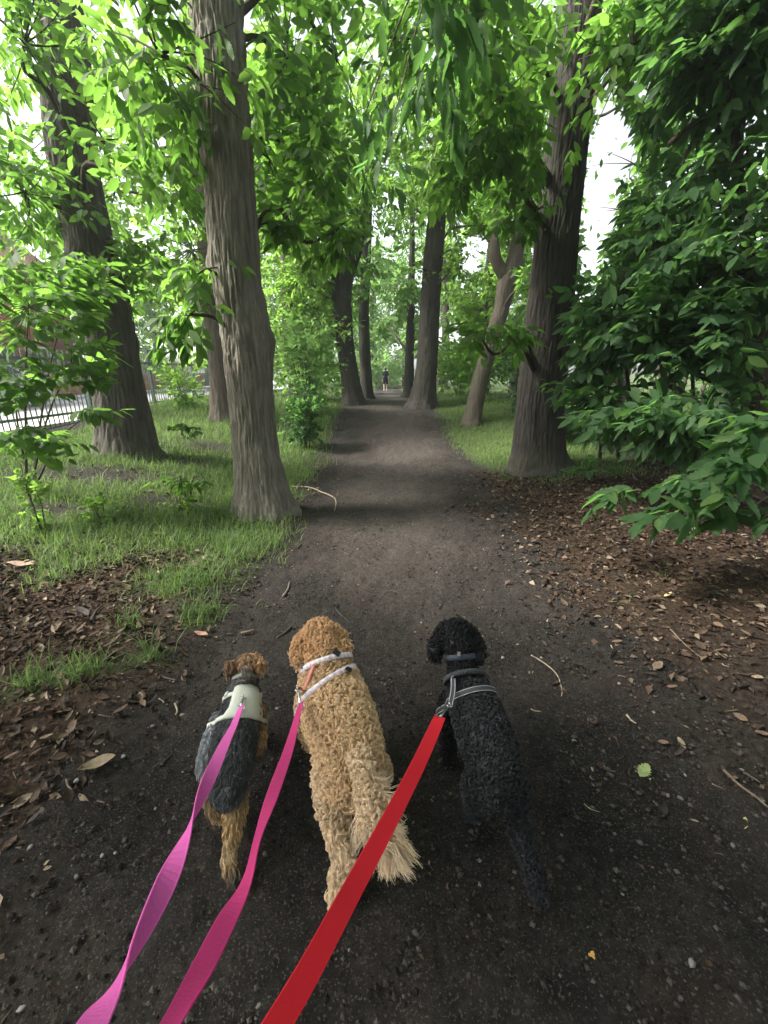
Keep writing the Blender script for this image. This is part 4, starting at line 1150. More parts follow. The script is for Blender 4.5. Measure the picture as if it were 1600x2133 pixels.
litter(95000, (.6, 6.0, .5, 7.0), lambda x, y: litterness(x, y) * .7 * (.3 + 1.1 * fbm(x * 3, y * 3, seed=62)), .010, .07, 130, 'small dry brown leaf in the litter under the right thicket', 'dead leaves on the right bank', cols=LIT_COLS * .88, tmpl=CHIP)
litter(26000, (-1.1, 1.8, .4, 9.0), lambda x, y: .8 * fbm(x * 2, y * 2, seed=77) ** 1.5 * (.5 + .5 * sm(.3, 1.4, x)), .004, .022, 0, '', '', tmpl=CHIP)
litter(6000, (-5.8, -.9, 3.4, 7.0), lambda x, y: (1 - grassiness(x, y)) * .55, .02, .07, 0, '', '')

ST_M = [plain('stone', (.11, .105, .10), .8, var=.25, scale=30), plain('stone', (.06, .057, .054), .85, var=.25, scale=30), plain('stone', (.19, .185, .175), .75, var=.2, scale=30)]
def stone_shape(seed):
    th = np.linspace(0, 6.283, 7)[:-1]
    V = [(0, 0, -.4)] + [(.8 * math.cos(a) * random.uniform(.7, 1.2), .8 * math.sin(a) * random.uniform(.6, 1.1), -.05 + random.uniform(-.15, .15)) for a in th] + \
        [(.5 * math.cos(a + .4) * random.uniform(.7, 1.2), .5 * math.sin(a + .4) * random.uniform(.7, 1.1), .35 + random.uniform(-.1, .15)) for a in th] + [(0, 0, .5)]
    T = [(0, 1 + (i + 1) % 6, 1 + i) for i in range(6)] + [(13, 7 + i, 7 + (i + 1) % 6) for i in range(6)]
    Q = [(1 + i, 1 + (i + 1) % 6, 7 + (i + 1) % 6, 7 + i) for i in range(6)]
    return np.array(V), np.array(Q), np.array(T)
stone_me = [MB().add(*stone_shape(i)).mesh('stone', ST_M[i % 3]) for i in range(9)]
def on_path(x, y):
    l, r = path_edges(y); return ((x > l - .1) & (x < r + .2)) * 1.0
n = 3900
x = rng.uniform(-1.3, 1.9, n); y = rng.uniform(.45, 8, n); s = .0035 + .011 * rng.random(n) ** 3
k = rng.random(n) < (.35 + .65 * on_path(x, y)); x, y, s = x[k], y[k], s[k]
z = gz(x, y) + s * .2 + .006
a_, b_, d_ = proj(np.stack([x, y, z], 1)); ps = np.where((a_ > 5) & (a_ < 1595) & (b_ < 2125) & np.isfinite(a_), 2 * .8 * s * F_PX / d_, 0)
order = np.argsort(-ps)[:150]; pick = np.zeros(len(x), bool); pick[order] = True
for i in order:
    M = Matrix.Translation((x[i], y[i], z[i])) @ Matrix.Rotation(rng.uniform(0, 6.28), 4, 'Z') @ Matrix.Diagonal((s[i] * 1.25, s[i], s[i] * .75, 1))
    si = rng.integers(0, 9)
    tag(link('stone', stone_me[si], None, M), f"{'larger' if ps[i] > 17 else 'small'} {('grey', 'dark grey', 'pale grey')[si % 3]} stone on the earth {where(a_[i], b_[i])}", 'stone', 'stones scattered over the path')
gv = MB(); r = np.where(~pick)[0]
shp = [stone_shape(i) for i in range(6)]
for q, (Vt, Qt, Tt) in enumerate(shp):
    idx = r[q::6]; m_ = len(idx); an = rng.uniform(0, 6.28, m_); ca, sa = np.cos(an)[:, None], np.sin(an)[:, None]
    V = np.stack([Vt[None, :, 0] * ca - Vt[None, :, 1] * sa, Vt[None, :, 0] * sa + Vt[None, :, 1] * ca, np.repeat(Vt[None, :, 2], m_, 0) * .7], -1) * s[idx][:, None, None] + np.stack([x[idx], y[idx], z[idx]], 1)[:, None]
    off = (np.arange(m_) * len(Vt))[:, None, None]
    cc = np.repeat(np.repeat(.035 + .2 * rng.random((m_, 1)) ** 2, len(Vt), 0), 3, 1) * np.array([1, .96, .92])
    gv.add(V.reshape(-1, 3), (Qt[None] + off).reshape(-1, 4), (Tt[None] + off).reshape(-1, 3), C=cc)
# crumbs of earth, each a few millimetres
nc = 20000
x = rng.uniform(-1.5, 2.2, nc); y = .4 + 6.5 * rng.random(nc) ** 1.6; s = .003 + .008 * rng.random(nc) ** 3
oc = np.array([(1, 0, 0), (0, 1, 0), (-1, 0, 0), (0, -1, 0), (0, 0, .8)]); ot = np.array([(0, 1, 4), (1, 2, 4), (2, 3, 4), (3, 0, 4)])
an = rng.uniform(0, 6.28, nc); ca, sa = np.cos(an)[:, None], np.sin(an)[:, None]
V = np.stack([oc[None, :, 0] * ca * 1.2 - oc[None, :, 1] * sa, oc[None, :, 0] * sa + oc[None, :, 1] * ca, np.repeat(oc[None, :, 2], nc, 0)], -1) * s[:, None, None] + np.stack([x, y, gz(x, y) + .012 * on_path(x, y)], 1)[:, None]
cc = np.repeat(np.repeat(.012 + .07 * rng.random((nc, 1)) ** 2, 5, 0), 3, 1) * np.array([1.05, .93, .83])
MB().add(V.reshape(-1, 3), None, (ot[None] + (np.arange(nc) * 5)[:, None, None]).reshape(-1, 3), C=cc).build('soil_crumbs', from_col('crumbly_earth', .95, .1), kind='stuff', smooth=False)
gv.build('gravel', from_col('gravel_stone', .85, .2), kind='stuff')

STICK = plain('dead_wood', (.13, .10, .075), .9, var=.35, scale=60)
STICK_P = plain('pale_dead_wood', (.30, .24, .18), .85, var=.3, scale=60)
STICK_D = plain('damp_dead_wood', (.045, .038, .032), .9, var=.35, scale=60)
def stick(pts, r, label, mat, group=None, name='twig'):
    P = np.array([ground_at(a, b) for a, b in pts]); P = catmull(P, 4 * len(pts)); P[:, 2] = gz(P[:, 0], P[:, 1]) + r * .8 + .008
    V_, Q_, T_ = tube(P, np.linspace(r, r * .5, len(P)), 6)
    tag(MB().add(V_, Q_, T_).build(name, mat), label, 'twig', group)
stick([(1106, 1368), (1135, 1385), (1160, 1410), (1170, 1440), (1168, 1460)], .004, 'thin pale curved twig on the earth right of the black dog', STICK_P)
stick([(577, 1333), (598, 1318), (616, 1300)], .009, 'dark straight stick left of the golden dog head', STICK_D)
stick([(503, 1325), (520, 1321), (530, 1318)], .012, 'short grey broken stick ahead of the small terrier', STICK)
stick([(700, 1272), (715, 1288), (735, 1306)], .006, 'thin twig just right of the golden dog head', STICK_D)
stick([(590, 1246), (600, 1230), (604, 1216)], .009, 'short dark forked stick on the path left edge', STICK)
stick([(610, 1015), (650, 1018), (690, 1035), (700, 1048), (697, 1065)], .009, 'long pale root-like twig bent beside the furrowed trunk', STICK_P)
stick([(620, 1145), (632, 1135), (650, 1130)], .008, 'dark twig on the path past the grass edge', STICK_D)
stick([(210, 1360), (240, 1340), (260, 1312)], .010, 'long dry stick across the left litter', STICK)
stick([(190, 1300), (200, 1280), (215, 1262)], .010, 'short bent stick standing out of the left litter', STICK_D)
stick([(320, 1605), (345, 1588), (360, 1575)], .005, 'thin dark stick on the earth left of the terrier', STICK_D)
stick([(1505, 1610), (1540, 1640), (1570, 1665), (1605, 1695)], .006, 'long brown twig at the lower right edge', STICK)
stick([(1395, 1315), (1420, 1340), (1450, 1368), (1470, 1378)], .005, 'thin reddish twig across the right litter', STICK)
stick([(1247, 1152), (1265, 1160), (1280, 1170)], .005, 'pale straight twig in the right litter under the leaves', STICK_P)
stick([(895, 1132), (915, 1124), (928, 1118)], .006, 'small dark stick in the middle of the path', STICK_D)
stick([(820, 1045), (830, 1044), (840, 1046)], .008, 'small dark stick far up the middle of the path', STICK_D)
for i in range(46):
    lf = i < 24
    px = rng.uniform(10, 430) if lf else rng.uniform(1080, 1580); py = rng.uniform(1190, 1750) if lf else rng.uniform(1080, 1700)
    a = rng.uniform(0, 3.14); ln = rng.uniform(14, 42)
    stick([(px, py), (px + ln * .5 * math.cos(a) + rng.normal(0, 3), py + ln * .4 * math.sin(a)), (px + ln * math.cos(a), py + ln * .7 * math.sin(a))], rng.uniform(.002, .005),
          f"{'short' if ln < 26 else 'longer'} {('brown', 'pale', 'blackish')[i % 3]} broken twig {where(px, py)}", (STICK, STICK_P, STICK_D)[i % 3], 'twigs in the left litter' if lf else 'twigs in the right litter')

# leaves and stones one can point at
def one_leaf(px, py, L, ang, col, label, lobed=False, asp=1.0, curl=1.0):
    c = ground_at(px, py)
    V, Q, T = leaf_shape(15, .2 * asp, serr=.35 if lobed else .05, fold=.12, droop=-.15 * curl)
    ca, sa = math.cos(ang), math.sin(ang)
    V = V * L; V[:, 1] -= L / 2
    V = V @ np.array([[ca, sa, 0], [-sa, ca, 0], [0, 0, 1]]) + c + np.array([0, 0, .014])
    tag(MB().add(V, Q, T).build('fallen_leaf', plain('leaf_' + label.split()[0], col, .65, var=.25, scale=60)), label, 'leaf')
one_leaf(1390, 1243, .085, -1.1, (.5, .42, .2), 'pale yellow narrow leaf lying on the right litter', asp=.7)
one_leaf(1340, 1612, .075, -.9, (.20, .25, .10), 'dull green lobed leaf on dark earth right of the black dog', lobed=True, asp=1.7)
one_leaf(1228, 2010, .050, -.7, (.42, .24, .055), 'orange brown leaf alone on the dark lower right path', lobed=True, asp=1.2)
one_leaf(205, 1597, .12, 2.3, (.2, .15, .095), 'large pale curled dead leaf left of the terrier', asp=1.2)
one_leaf(50, 1180, .22, 1.75, (.34, .22, .17), 'long pinkish dead leaf at the left edge of the litter')
one_leaf(330, 1115, .13, 1.7, (.30, .19, .12), 'brown dead leaf caught in the grass tongue')
one_leaf(420, 1325, .09, 1.4, (.32, .19, .13), 'small tan leaf on the soil ahead of the terrier')
one_leaf(1548, 1722, .05, -.8, (.30, .28, .12), 'small yellowish leaf low on the right edge')
one_leaf(175, 1280, .13, 1.0, (.045, .04, .04), 'blackened curled leaf on the left litter')
def one_stone(px, py, sx, sy, sz, col, label, rot=0.):
    c = ground_at(px, py)
    V, Q, T = stone_shape(3)
    me = MB().add(V, Q, T).mesh('stone', plain('stone_' + label.split()[0], col, .75, var=.15, scale=60))
    tag(link('stone', me, None, Matrix.Translation(c + np.array([0, 0, sz * .25])) @ Matrix.Rotation(rot, 4, 'Z') @ Matrix.Diagonal((sx, sy, sz, 1))), label, 'stone')
one_stone(512, 1848, .010, .019, .009, (.36, .36, .36), 'white oblong pebble between the two pink leads', -.15)
one_stone(249, 1832, .008, .016, .008, (.26, .27, .28), 'pale pebble left of the purple pink lead', .3)
one_stone(780, 1385, .012, .011, .008, (.18, .18, .175), 'round grey pebble between the golden and black dogs')
one_stone(440, 1795, .016, .012, .009, (.15, .15, .15), 'flat grey stone by the terrier hind foot')
one_stone(380, 1490, .018, .013, .010, (.18, .18, .18), 'smooth grey stone at the litter edge left of the terrier')
one_stone(1078, 1343, .014, .012, .009, (.19, .18, .17), 'grey pebble right of the black dog head')
# ------------------------------------------------------------------ animals and people: one skin over many balls
import bmesh
_bm = bmesh.new(); bmesh.ops.create_icosphere(_bm, subdivisions=2, radius=1.0)
ICO_V = np.array([v.co[:] for v in _bm.verts]); ICO_T = np.array([[v.index for v in f.verts] for f in _bm.faces]); _bm.free()

def chain(rows, shrink=0.0):
    """rows (px, py, z, width in px): the centres and radii of a limb seen along those sight lines"""
    P = np.array([pixz(a, b, z) for a, b, z, w in rows])
    R = np.array([w / 2 * proj(p)[2][0] / F_PX for (a, b, z, w), p in zip(rows, P)]) - shrink
    return P, np.maximum(R, .008)

def skin(name, chains, mat, parent, voxel=.008, smooth=7, squash=None):
    mb = MB(); BP, BR, BC = [], [], []
    for P, R, col in chains:
        n = max(2, int(np.linalg.norm(np.diff(P, axis=0), axis=1).sum() / (R.min() * .45)) + 2)
        PP = catmull(P, n); RR = catmull(np.asarray(R)[:, None], n)[:, 0]
        for p, r in zip(PP, RR):
            mb.add(ICO_V * r + p, T=ICO_T); BP.append(p); BR.append(r); BC.append(col)
    me = mb.mesh(name, None)
    o = bpy.data.objects.new(name, me); COL.objects.link(o)
    m = o.modifiers.new('r', 'REMESH'); m.mode = 'VOXEL'; m.voxel_size = voxel; m.use_smooth_shade = True
    m = o.modifiers.new('s', 'SMOOTH'); m.factor = .5; m.iterations = smooth
    dg = bpy.context.evaluated_depsgraph_get()
    ev = o.evaluated_get(dg)
    me2 = bpy.data.meshes.new_from_object(ev, depsgraph=dg)
    bpy.data.objects.remove(o); bpy.data.meshes.remove(me)
    n = len(me2.vertices); V = np.empty(n * 3, np.float32); me2.vertices.foreach_get('co', V); V = V.reshape(-1, 3)
    BP, BR, BC = np.array(BP), np.array(BR), np.array(BC)
    def colour(Q):
        out = np.empty((len(Q), 3))
        for i in range(0, len(Q), 4000):
            d = np.linalg.norm(Q[i:i + 4000, None] - BP[None], axis=2) - BR[None]
            w = np.exp(-np.maximum(d - d.min(1, keepdims=True), 0) / .008); w /= w.sum(1, keepdims=True)
            out[i:i + 4000] = w @ BC
        return out
    for a in list(me2.color_attributes): me2.color_attributes.remove(a)
    ca = me2.color_attributes.new('Col', 'FLOAT_COLOR', 'POINT')
    c = np.ones((n, 4), np.float32); c[:, :3] = colour(V); ca.data.foreach_set('color', c.ravel())
    me2.materials.clear(); me2.materials.append(mat); me2.name = name
    me2.polygons.foreach_set('use_smooth', np.ones(len(me2.polygons), bool))
    ob = link(name, me2, parent)
    polys = [tuple(p.vertices) for p in me2.polygons]
    bvh = BVHTree.FromPolygons([tuple(v) for v in V], polys)
    return ob, bvh, V, polys, colour

def hit(bvh, px, py):
    d = Vector(ray(px, py)).normalized()
    r = bvh.ray_cast(Vector((0, 0, CAM_H)), d)
    if r[0] is None:
        r = bvh.find_nearest(Vector(pixz(px, py, .3)))
    return np.array(r[0]), np.array(r[1])

def coat(parent, V, polys, colour, n, strands, L, bundle, r, amp, turns, rise, mat, flow, avoid=None, rings=8, jit=.5, var=.22, fleck=.0, name='coat'):
    """n locks of a few strands each: the strands of a lock curl together"""
    tri = []
    for p in polys:
        tri.append(p[:3])
        if len(p) == 4: tri.append((p[0], p[2], p[3]))
    tri = np.array(tri); A, B, C = V[tri[:, 0]], V[tri[:, 1]], V[tri[:, 2]]
    N = np.cross(B - A, C - A); ar = np.linalg.norm(N, axis=1); N = nrm(N)
    i = rng.choice(len(tri), n, p=ar / ar.sum())
    u, v = rng.random((2, n)); f = u + v > 1; u[f], v[f] = 1 - u[f], 1 - v[f]
    P = A[i] + (B - A)[i] * u[:, None] + (C - A)[i] * v[:, None]; nn = N[i]
    if avoid is not None and len(avoid):
        k = np.ones(len(P), bool)
        for a, rad in avoid: k &= np.linalg.norm(P - a, axis=1) > rad
        P, nn = P[k], nn[k]
    n = len(P)
    fl = flow(P) + rng.normal(0, jit, (n, 3)); fl = nrm(fl - nn * (fl * nn).sum(1, keepdims=True)); sd = np.cross(nn, fl)
    t = np.linspace(0, 1, rings); LL = L * rng.uniform(.6, 1.3, n)
    ph = rng.uniform(0, 6.28, n)[:, None] + rng.choice([-1, 1], n)[:, None] * 2 * math.pi * turns * rng.uniform(.7, 1.2, (n, 1)) * t[None]
    am = amp * rng.uniform(.5, 1.3, (n, 1)) * np.minimum(1, t * 3)[None]; rs = rise * rng.uniform(.5, 1.5, (n, 1))
    path = (P - nn * .003)[:, None] + fl[:, None] * (LL[:, None] * t[None])[..., None] + nn[:, None] * (rs * np.sin(t * 2.4)[None])[..., None] \
        + sd[:, None] * (np.cos(ph) * am)[..., None] + nn[:, None] * ((np.sin(ph) + .3) * am)[..., None]
    base = colour(P) * rng.uniform(1 - var, 1 + var, (n, 1))
    path = np.repeat(path, strands, 0); m = len(path)
    off = rng.normal(0, bundle, (m, 3)); path = path + off[:, None] * (1 - .55 * t)[None, :, None] + rng.normal(0, bundle * .18, (m, rings, 3))
    path[..., 2] = np.maximum(path[..., 2], .004)
    cols = np.repeat(base, strands, 0) * rng.uniform(.85, 1.15, (m, 1))
    if fleck: cols = np.where(rng.random((m, 1)) < fleck, cols * 2.6 + .03, cols)
    hair(name, path, (r * rng.uniform(.7, 1.25, (m, 1))) * (1 - .7 * t ** 2)[None], cols, mat, parent)

def hair(name, path, R, cols, mat, parent):
    n, k, _ = path.shape
    hc = bpy.data.hair_curves.new(name)
    hc.add_curves([k] * n)
    hc.position_data.foreach_set('vector', path.astype(np.float32).ravel())
    ra = hc.attributes.get('radius') or hc.attributes.new('radius', 'FLOAT', 'POINT')
    ra.data.foreach_set('value', R.astype(np.float32).ravel())
    ca = hc.attributes.new('Col', 'FLOAT_COLOR', 'CURVE')
    c = np.ones((n, 4), np.float32); c[:, :3] = cols
    ca.data.foreach_set('color', c.ravel())
    hc.materials.append(mat)
    o = link(name, hc, parent); o['kind'] = 'stuff'
    return o

def ribbon(P, N, width, thick=.002, closed=False, cols=None):
    P = np.asarray(P, float); N = nrm(np.asarray(N, float)); n = len(P)
    T = nrm(np.roll(P, -1, 0) - np.roll(P, 1, 0)) if closed else nrm(np.gradient(P, axis=0))
    S = nrm(np.cross(T, N)); w = np.broadcast_to(np.asarray(width, float), (n,))[:, None] / 2
    V = np.stack([P - S * w, P + S * w, P + S * w + N * thick, P - S * w + N * thick], 1).reshape(-1, 3)
    m = n if closed else n - 1
    Q = []
    for i in range(m):
        a, b = i * 4, ((i + 1) % n) * 4
        for k in range(4): Q.append((a + k, a + (k + 1) % 4, b + (k + 1) % 4, b + k))
    if not closed: Q += [(3, 2, 1, 0), (n * 4 - 4, n * 4 - 3, n * 4 - 2, n * 4 - 1)]
    return V, np.array(Q), (None if cols is None else np.repeat(cols, 4, 0))

def hoop(bvh, l, m, r, off, n=56, lim=1.5):
    """a strap's way round a body through three seen points"""
    A, B, C = hit(bvh, *l)[0], hit(bvh, *m)[0], hit(bvh, *r)[0]
    e1 = nrm(C - A); c = (A + C) / 2; e2 = B - c; e2 = nrm(e2 - e1 * e2.dot(e1)); rad = np.linalg.norm(C - A) / 2
    c = c - e2 * rad * .35
    P, N = [], []
    for th in np.linspace(0, 2 * math.pi, n, endpoint=False):
        d = e1 * math.cos(th) + e2 * math.sin(th)
        h = bvh.ray_cast(Vector(c), Vector(d))
        q = rad if h[0] is None else min(np.linalg.norm(np.array(h[0]) - c), rad * lim)
        P.append(c + d * (q + off)); N.append(d)
    P = np.array(P); P = (P + np.roll(P, 1, 0) + np.roll(P, -1, 0)) / 3
    return P, np.array(N)

def hoop_at(bvh, c, axis, off, lim, n=40):
    axis = nrm(axis); e1 = nrm(np.cross(axis, [0, 1, .3])); e2 = np.cross(axis, e1); P, N = [], []
    for th in np.linspace(0, 2 * math.pi, n, endpoint=False):
        d = e1 * math.cos(th) + e2 * math.sin(th); h = bvh.ray_cast(Vector(c), Vector(d))
        q = lim if h[0] is None else min(np.linalg.norm(np.array(h[0]) - c), lim)
        P.append(c + d * (q + off)); N.append(d)
    P = np.array(P); P = (P + np.roll(P, 1, 0) + np.roll(P, -1, 0)) / 3
    return P, np.array(N)

def plate(c, n, t, size):
    n = nrm(np.asarray(n, float)); t = np.asarray(t, float); t = nrm(t - n * t.dot(n)); s = np.cross(n, t)
    V, Q = box((0, 0, 0), size)
    return V @ np.stack([s, t, n]) + c, Q

def ring(c, n, r, tr, k=14):
    n = nrm(np.asarray(n, float)); a = nrm(np.cross(n, [.3, .9, .2])); b = np.cross(n, a)
    th = np.linspace(0, 2 * math.pi, k + 1)
    P = c + r * (np.cos(th)[:, None] * a + np.sin(th)[:, None] * b)
    return tube(P, tr, 6, cap=False)

METAL = plain('bright_metal', (.62, .62, .63), .25, 1.0, var=.05)
BLACK_PL = plain('black_plastic', (.015, .015, .016), .4, var=.1)
FUR = from_col('dog_fur', .75, .25, sheen=.3, noise_amt=.18, scale=90)
FURB = from_col('black_dog_fur', .6, .25, sheen=0, noise_amt=.2, scale=90)
WEB = from_col('webbing', .8, .2, noise_amt=.08, scale=300, bstr=.15)

# ---- the golden curly dog
GOLD, GOLD_D, GOLD_P = (.63, .435, .255), (.60, .365, .19), (.68, .51, .34)
sh = .010
gp = pixz(705, 1530, 0); gp[2] = float(gz(gp[0], gp[1]))
dog = empty('dog', gp, 'golden curly-coated dog in a pale checked harness walking in the middle', 'dog')
gb = []
def add(store, rows, col, shrink=sh):
    P, R = chain(rows, shrink); store.append((P, R, col)); return P
T_ = add(gb, [(685, 1422, .325, 128), (694, 1455, .31, 142), (708, 1500, .305, 152), (724, 1545, .305, 146), (734, 1590, .30, 138), (736, 1618, .28, 122)], GOLD)
add(gb, [(681, 1390, .385, 92), (683, 1412, .34, 110)], GOLD)
add(gb, [(669, 1326, .455, 76), (672, 1352, .43, 74), (678, 1382, .395, 84)], GOLD_D)
H = pixz(668, 1322, .455)
gb.append((np.array([H, H + [-.012, .075, -.045], H + [-.018, .125, -.062]]), np.array([.055, .042, .034]), GOLD_D))
add(gb, [(643, 1316, .455, 24), (628, 1345, .43, 34), (626, 1370, .405, 32), (631, 1386, .39, 18)], GOLD_D, .004)
add(gb, [(698, 1316, .455, 24), (712, 1345, .43, 30), (715, 1370, .405, 28), (713, 1384, .39, 16)], GOLD_D, .004)
for sx, dy in ((-.075, .02), (.075, .10)):
    S = pixz(690, 1462, .25) + [sx, 0, 0]
    gb.append((np.array([S, S + [sx * .15, dy * .4 - .02, -.11], S + [sx * .05, dy, -.225], S + [0, dy + .025, -.235]]), np.array([.055, .036, .026, .024]), GOLD))
add(gb, [(695, 1600, .26, 86), (694, 1660, .215, 72), (703, 1725, .155, 54), (716, 1785, .105, 46), (708, 1835, .055, 42), (704, 1868, .022, 40)], GOLD_P, .006)
S = pixz(768, 1606, .26)
gb.append((np.array([S, S + [.01, .045, -.10], S + [.0, .03, -.17], S + [0, .07, -.245]]), np.array([.062, .045, .028, .024]), GOLD))
tail = add(gb, [(750, 1580, .385, 44), (762, 1625, .385, 48), (776, 1672, .365, 52), (790, 1712, .335, 58), (803, 1745, .30, 40)], GOLD_P, .008)
body_g, bvh_g, Vg, Pg, col_g = skin('body', gb, FUR, dog, .009, 6)

har = MB(); av = []
WHITE, LILAC = np.array([.72, .68, .70]), np.array([.55, .45, .55])
def gcols(n): return np.where((np.arange(n) % 2 == 0)[:, None], WHITE, LILAC)
P, N = hoop(bvh_g, (634, 1396), (668, 1378), (709, 1368), .016); har.add(*[q for q in ribbon(P, N, .019, .003, True)][:2], C=ribbon(P, N, .019, .003, True, gcols(len(P)))[2]); av += [(p, .015) for p in P]
P1 = P
P, N = hoop(bvh_g, (634, 1458), (690, 1412), (742, 1402), .016, 72); v = ribbon(P, N, .019, .003, True, gcols(len(P))); har.add(v[0], v[1], C=v[2]); av += [(p, .015) for p in P]
harness = har.build('harness', WEB, dog)
pts = [hit(bvh_g, *q) for q in ((660, 1386), (652, 1412), (641, 1440))]
Lk = catmull(np.array([p + n_ * .017 for p, n_ in pts] + [pts[-1][0] + pts[-1][1] * .03 + np.array([-.008, -.012, .01])]), 14); Ln = np.repeat(np.array([pts[1][1]]), 14, 0)
v = ribbon(Lk, Ln, .017, .003, cols=np.repeat([(.50, .20, .17)], 14, 0)); MB().add(v[0], v[1], C=v[2]).build('back_strap', WEB, harness); av += [(p, .016) for p in Lk]
for q, sz in (((697, 1366), (.020, .028, .007)), ((722, 1404), (.018, .022, .007)), ((636, 1392), (.016, .014, .007))):
    c, n_ = hit(bvh_g, *q); MB().add(*plate(c + n_ * .021, n_, (1, -.3, 0), sz)).build('buckle', BLACK_PL, harness, smooth=False)
gold_ring = Lk[-1]
MB().add(*ring(gold_ring, (1, .3, .2), .009, .0016)[:2]).build('ring', METAL, harness)
tl = tail[-1]
def flow_dog(P):
    f = np.tile(np.array([.08, -1, -.25]), (len(P), 1)); f[:, 2] -= 1.6 * (P[:, 2] < .2); return f
coat(dog, Vg, Pg, col_g, 9500, 9, .031, .0030, .00085, .0052, 1.25, .009, FUR, flow_dog, av, jit=.75, rings=9, var=.13)
# the feathered tail tip
tp = catmull(tail, 40); nl, ns = 150, 42
bi = (6 + 33 * rng.random(nl) ** .7).astype(int); tt = np.linspace(0, 1, 11)
root_p = tp[bi] + rng.normal(0, .010, (nl, 3))
dirn = nrm(np.array([.50, -.35, -.55]) + rng.normal(0, .42, (nl, 3)) * np.array([1, .7, .6]))
LL = rng.uniform(.040, .074, nl) * (.55 + .6 * bi / 39)
bend = nrm(np.cross(dirn, rng.normal(0, 1, (nl, 3)))) * rng.uniform(.01, .035, (nl, 1))
ph = rng.uniform(0, 6.28, (nl, 1)) + 5.5 * tt[None]
pa = root_p[:, None] + dirn[:, None] * (LL[:, None] * tt)[..., None] + bend[:, None] * (tt ** 2)[None, :, None] + np.stack([.009 * np.cos(ph) * tt, .009 * np.sin(ph) * tt, -.030 * (tt ** 2)[None] + 0 * ph], -1)
pa = np.repeat(pa, ns, 0); m_ = len(pa)
pa = pa + (rng.normal(0, .0065, (m_, 3)))[:, None] * (.5 + .9 * tt)[None, :, None] + rng.normal(0, .0009, pa.shape)
hair('tail_feathers', pa, .0009 * rng.uniform(.6, 1.3, (m_, 1)) * (1 - .7 * tt ** 2)[None], np.repeat(np.array([.74, .56, .38]) * rng.uniform(.75, 1.15, (nl, 1)), ns, 0), FUR, dog)

# ---- the black curly dog
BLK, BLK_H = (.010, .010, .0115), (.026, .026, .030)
bp = pixz(1010, 1530, 0); bp[2] = float(gz(bp[0], bp[1]))
dogb = empty('dog', bp, 'black curly-coated dog in a dark harness walking on the right', 'dog')
bb = []
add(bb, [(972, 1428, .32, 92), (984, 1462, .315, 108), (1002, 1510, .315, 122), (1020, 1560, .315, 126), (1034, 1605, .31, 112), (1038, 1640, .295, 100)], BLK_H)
add(bb, [(960, 1372, .405, 62), (963, 1398, .375, 66), (968, 1420, .34, 80)], BLK)
add(bb, [(952, 1322, .465, 74), (958, 1348, .44, 74)], BLK)
H = pixz(950, 1320, .465)
bb.append((np.array([H, H + [-.015, .075, -.045], H + [-.022, .125, -.062]]), np.array([.048, .036, .03]), BLK))
add(bb, [(926, 1308, .465, 24), (911, 1338, .435, 32), (906, 1360, .415, 30), (911, 1374, .40, 16)], BLK, .002)
add(bb, [(980, 1314, .465, 24), (994, 1344, .435, 30), (996, 1368, .415, 28), (992, 1382, .40, 16)], BLK, .002)
for sx, dy in ((-.065, -.03), (.06, .10)):
    S = pixz(975, 1468, .25) + [sx, 0, 0]
    bb.append((np.array([S, S + [sx * .15, dy * .4 - .02, -.11], S + [sx * .05, dy, -.225], S + [0, dy + .025, -.235]]), np.array([.047, .032, .024, .022]), BLK))
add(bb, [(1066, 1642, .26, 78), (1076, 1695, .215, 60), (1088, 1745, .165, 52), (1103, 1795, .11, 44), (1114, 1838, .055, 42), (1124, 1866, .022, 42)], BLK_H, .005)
S = pixz(1004, 1640, .255)
bb.append((np.array([S, S + [0, .03, -.08], S + [0, .04, -.15], S + [0, .09, -.235]]), np.array([.060, .045, .028, .024]), BLK_H))
add(bb, [(1040, 1650, .37, 30), (1034, 1680, .36, 26), (1026, 1705, .33, 22)], BLK, .003)
body_b, bvh_b, Vb, Pb_, col_b = skin('body', bb, FURB, dogb, .009, 6)
av = []
DK, REFL = np.array([.06, .062, .07]), np.array([.33, .33, .35])
ca_, cb_ = pixz(958, 1350, .44), pixz(964, 1396, .375)
P, N = hoop_at(bvh_b, ca_ * .62 + cb_ * .38, cb_ - ca_, .010, .046); v = ribbon(P, N, .020, .003, True, np.repeat([(.045, .05, .075)], len(P), 0)); collar = MB().add(v[0], v[1], C=v[2]).build('collar', WEB, dogb); av += [(p, .014) for p in P]
c, n_ = hit(bvh_b, 957, 1358); MB().add(*plate(c + n_ * .016, n_, (1, 0, 0), (.018, .012, .006))).build('buckle', METAL, collar, smooth=False)
c, n_ = hit(bvh_b, 934, 1378); MB().add(*plate(c + n_ * .012, n_, (1, 0, 0), (.014, .010, .003))).build('name_tag', METAL, collar, smooth=False)
hb = MB()
P, N = hoop(bvh_b, (940, 1412), (964, 1403), (990, 1402), .019)
th = np.linspace(0, 40 * math.pi, len(P) * 4); Pd = np.array([np.interp(np.linspace(0, len(P), len(P) * 4), np.arange(len(P) + 1), np.r_[P[:, k], P[0, k]]) for k in range(3)]).T
for ph_ in (0, math.pi):
    tw_ = Pd + .006 * np.stack([np.zeros_like(th), np.cos(th + ph_), np.sin(th + ph_)], 1); V_, Q_, T2 = tube(tw_, .0045, 6); hb.add(V_, Q_, T2, C=np.repeat([(.055, .057, .065)], len(V_), 0))
av += [(p, .012) for p in P]
P, N = hoop(bvh_b, (945, 1456), (990, 1438), (1030, 1450), .012, 72); v = ribbon(P, N, .018, .003, True, np.repeat([DK], len(P), 0)); hb.add(v[0], v[1], C=v[2]); av += [(p, .015) for p in P]
S_ = nrm(np.cross(np.roll(P, -1, 0) - np.roll(P, 1, 0), N))
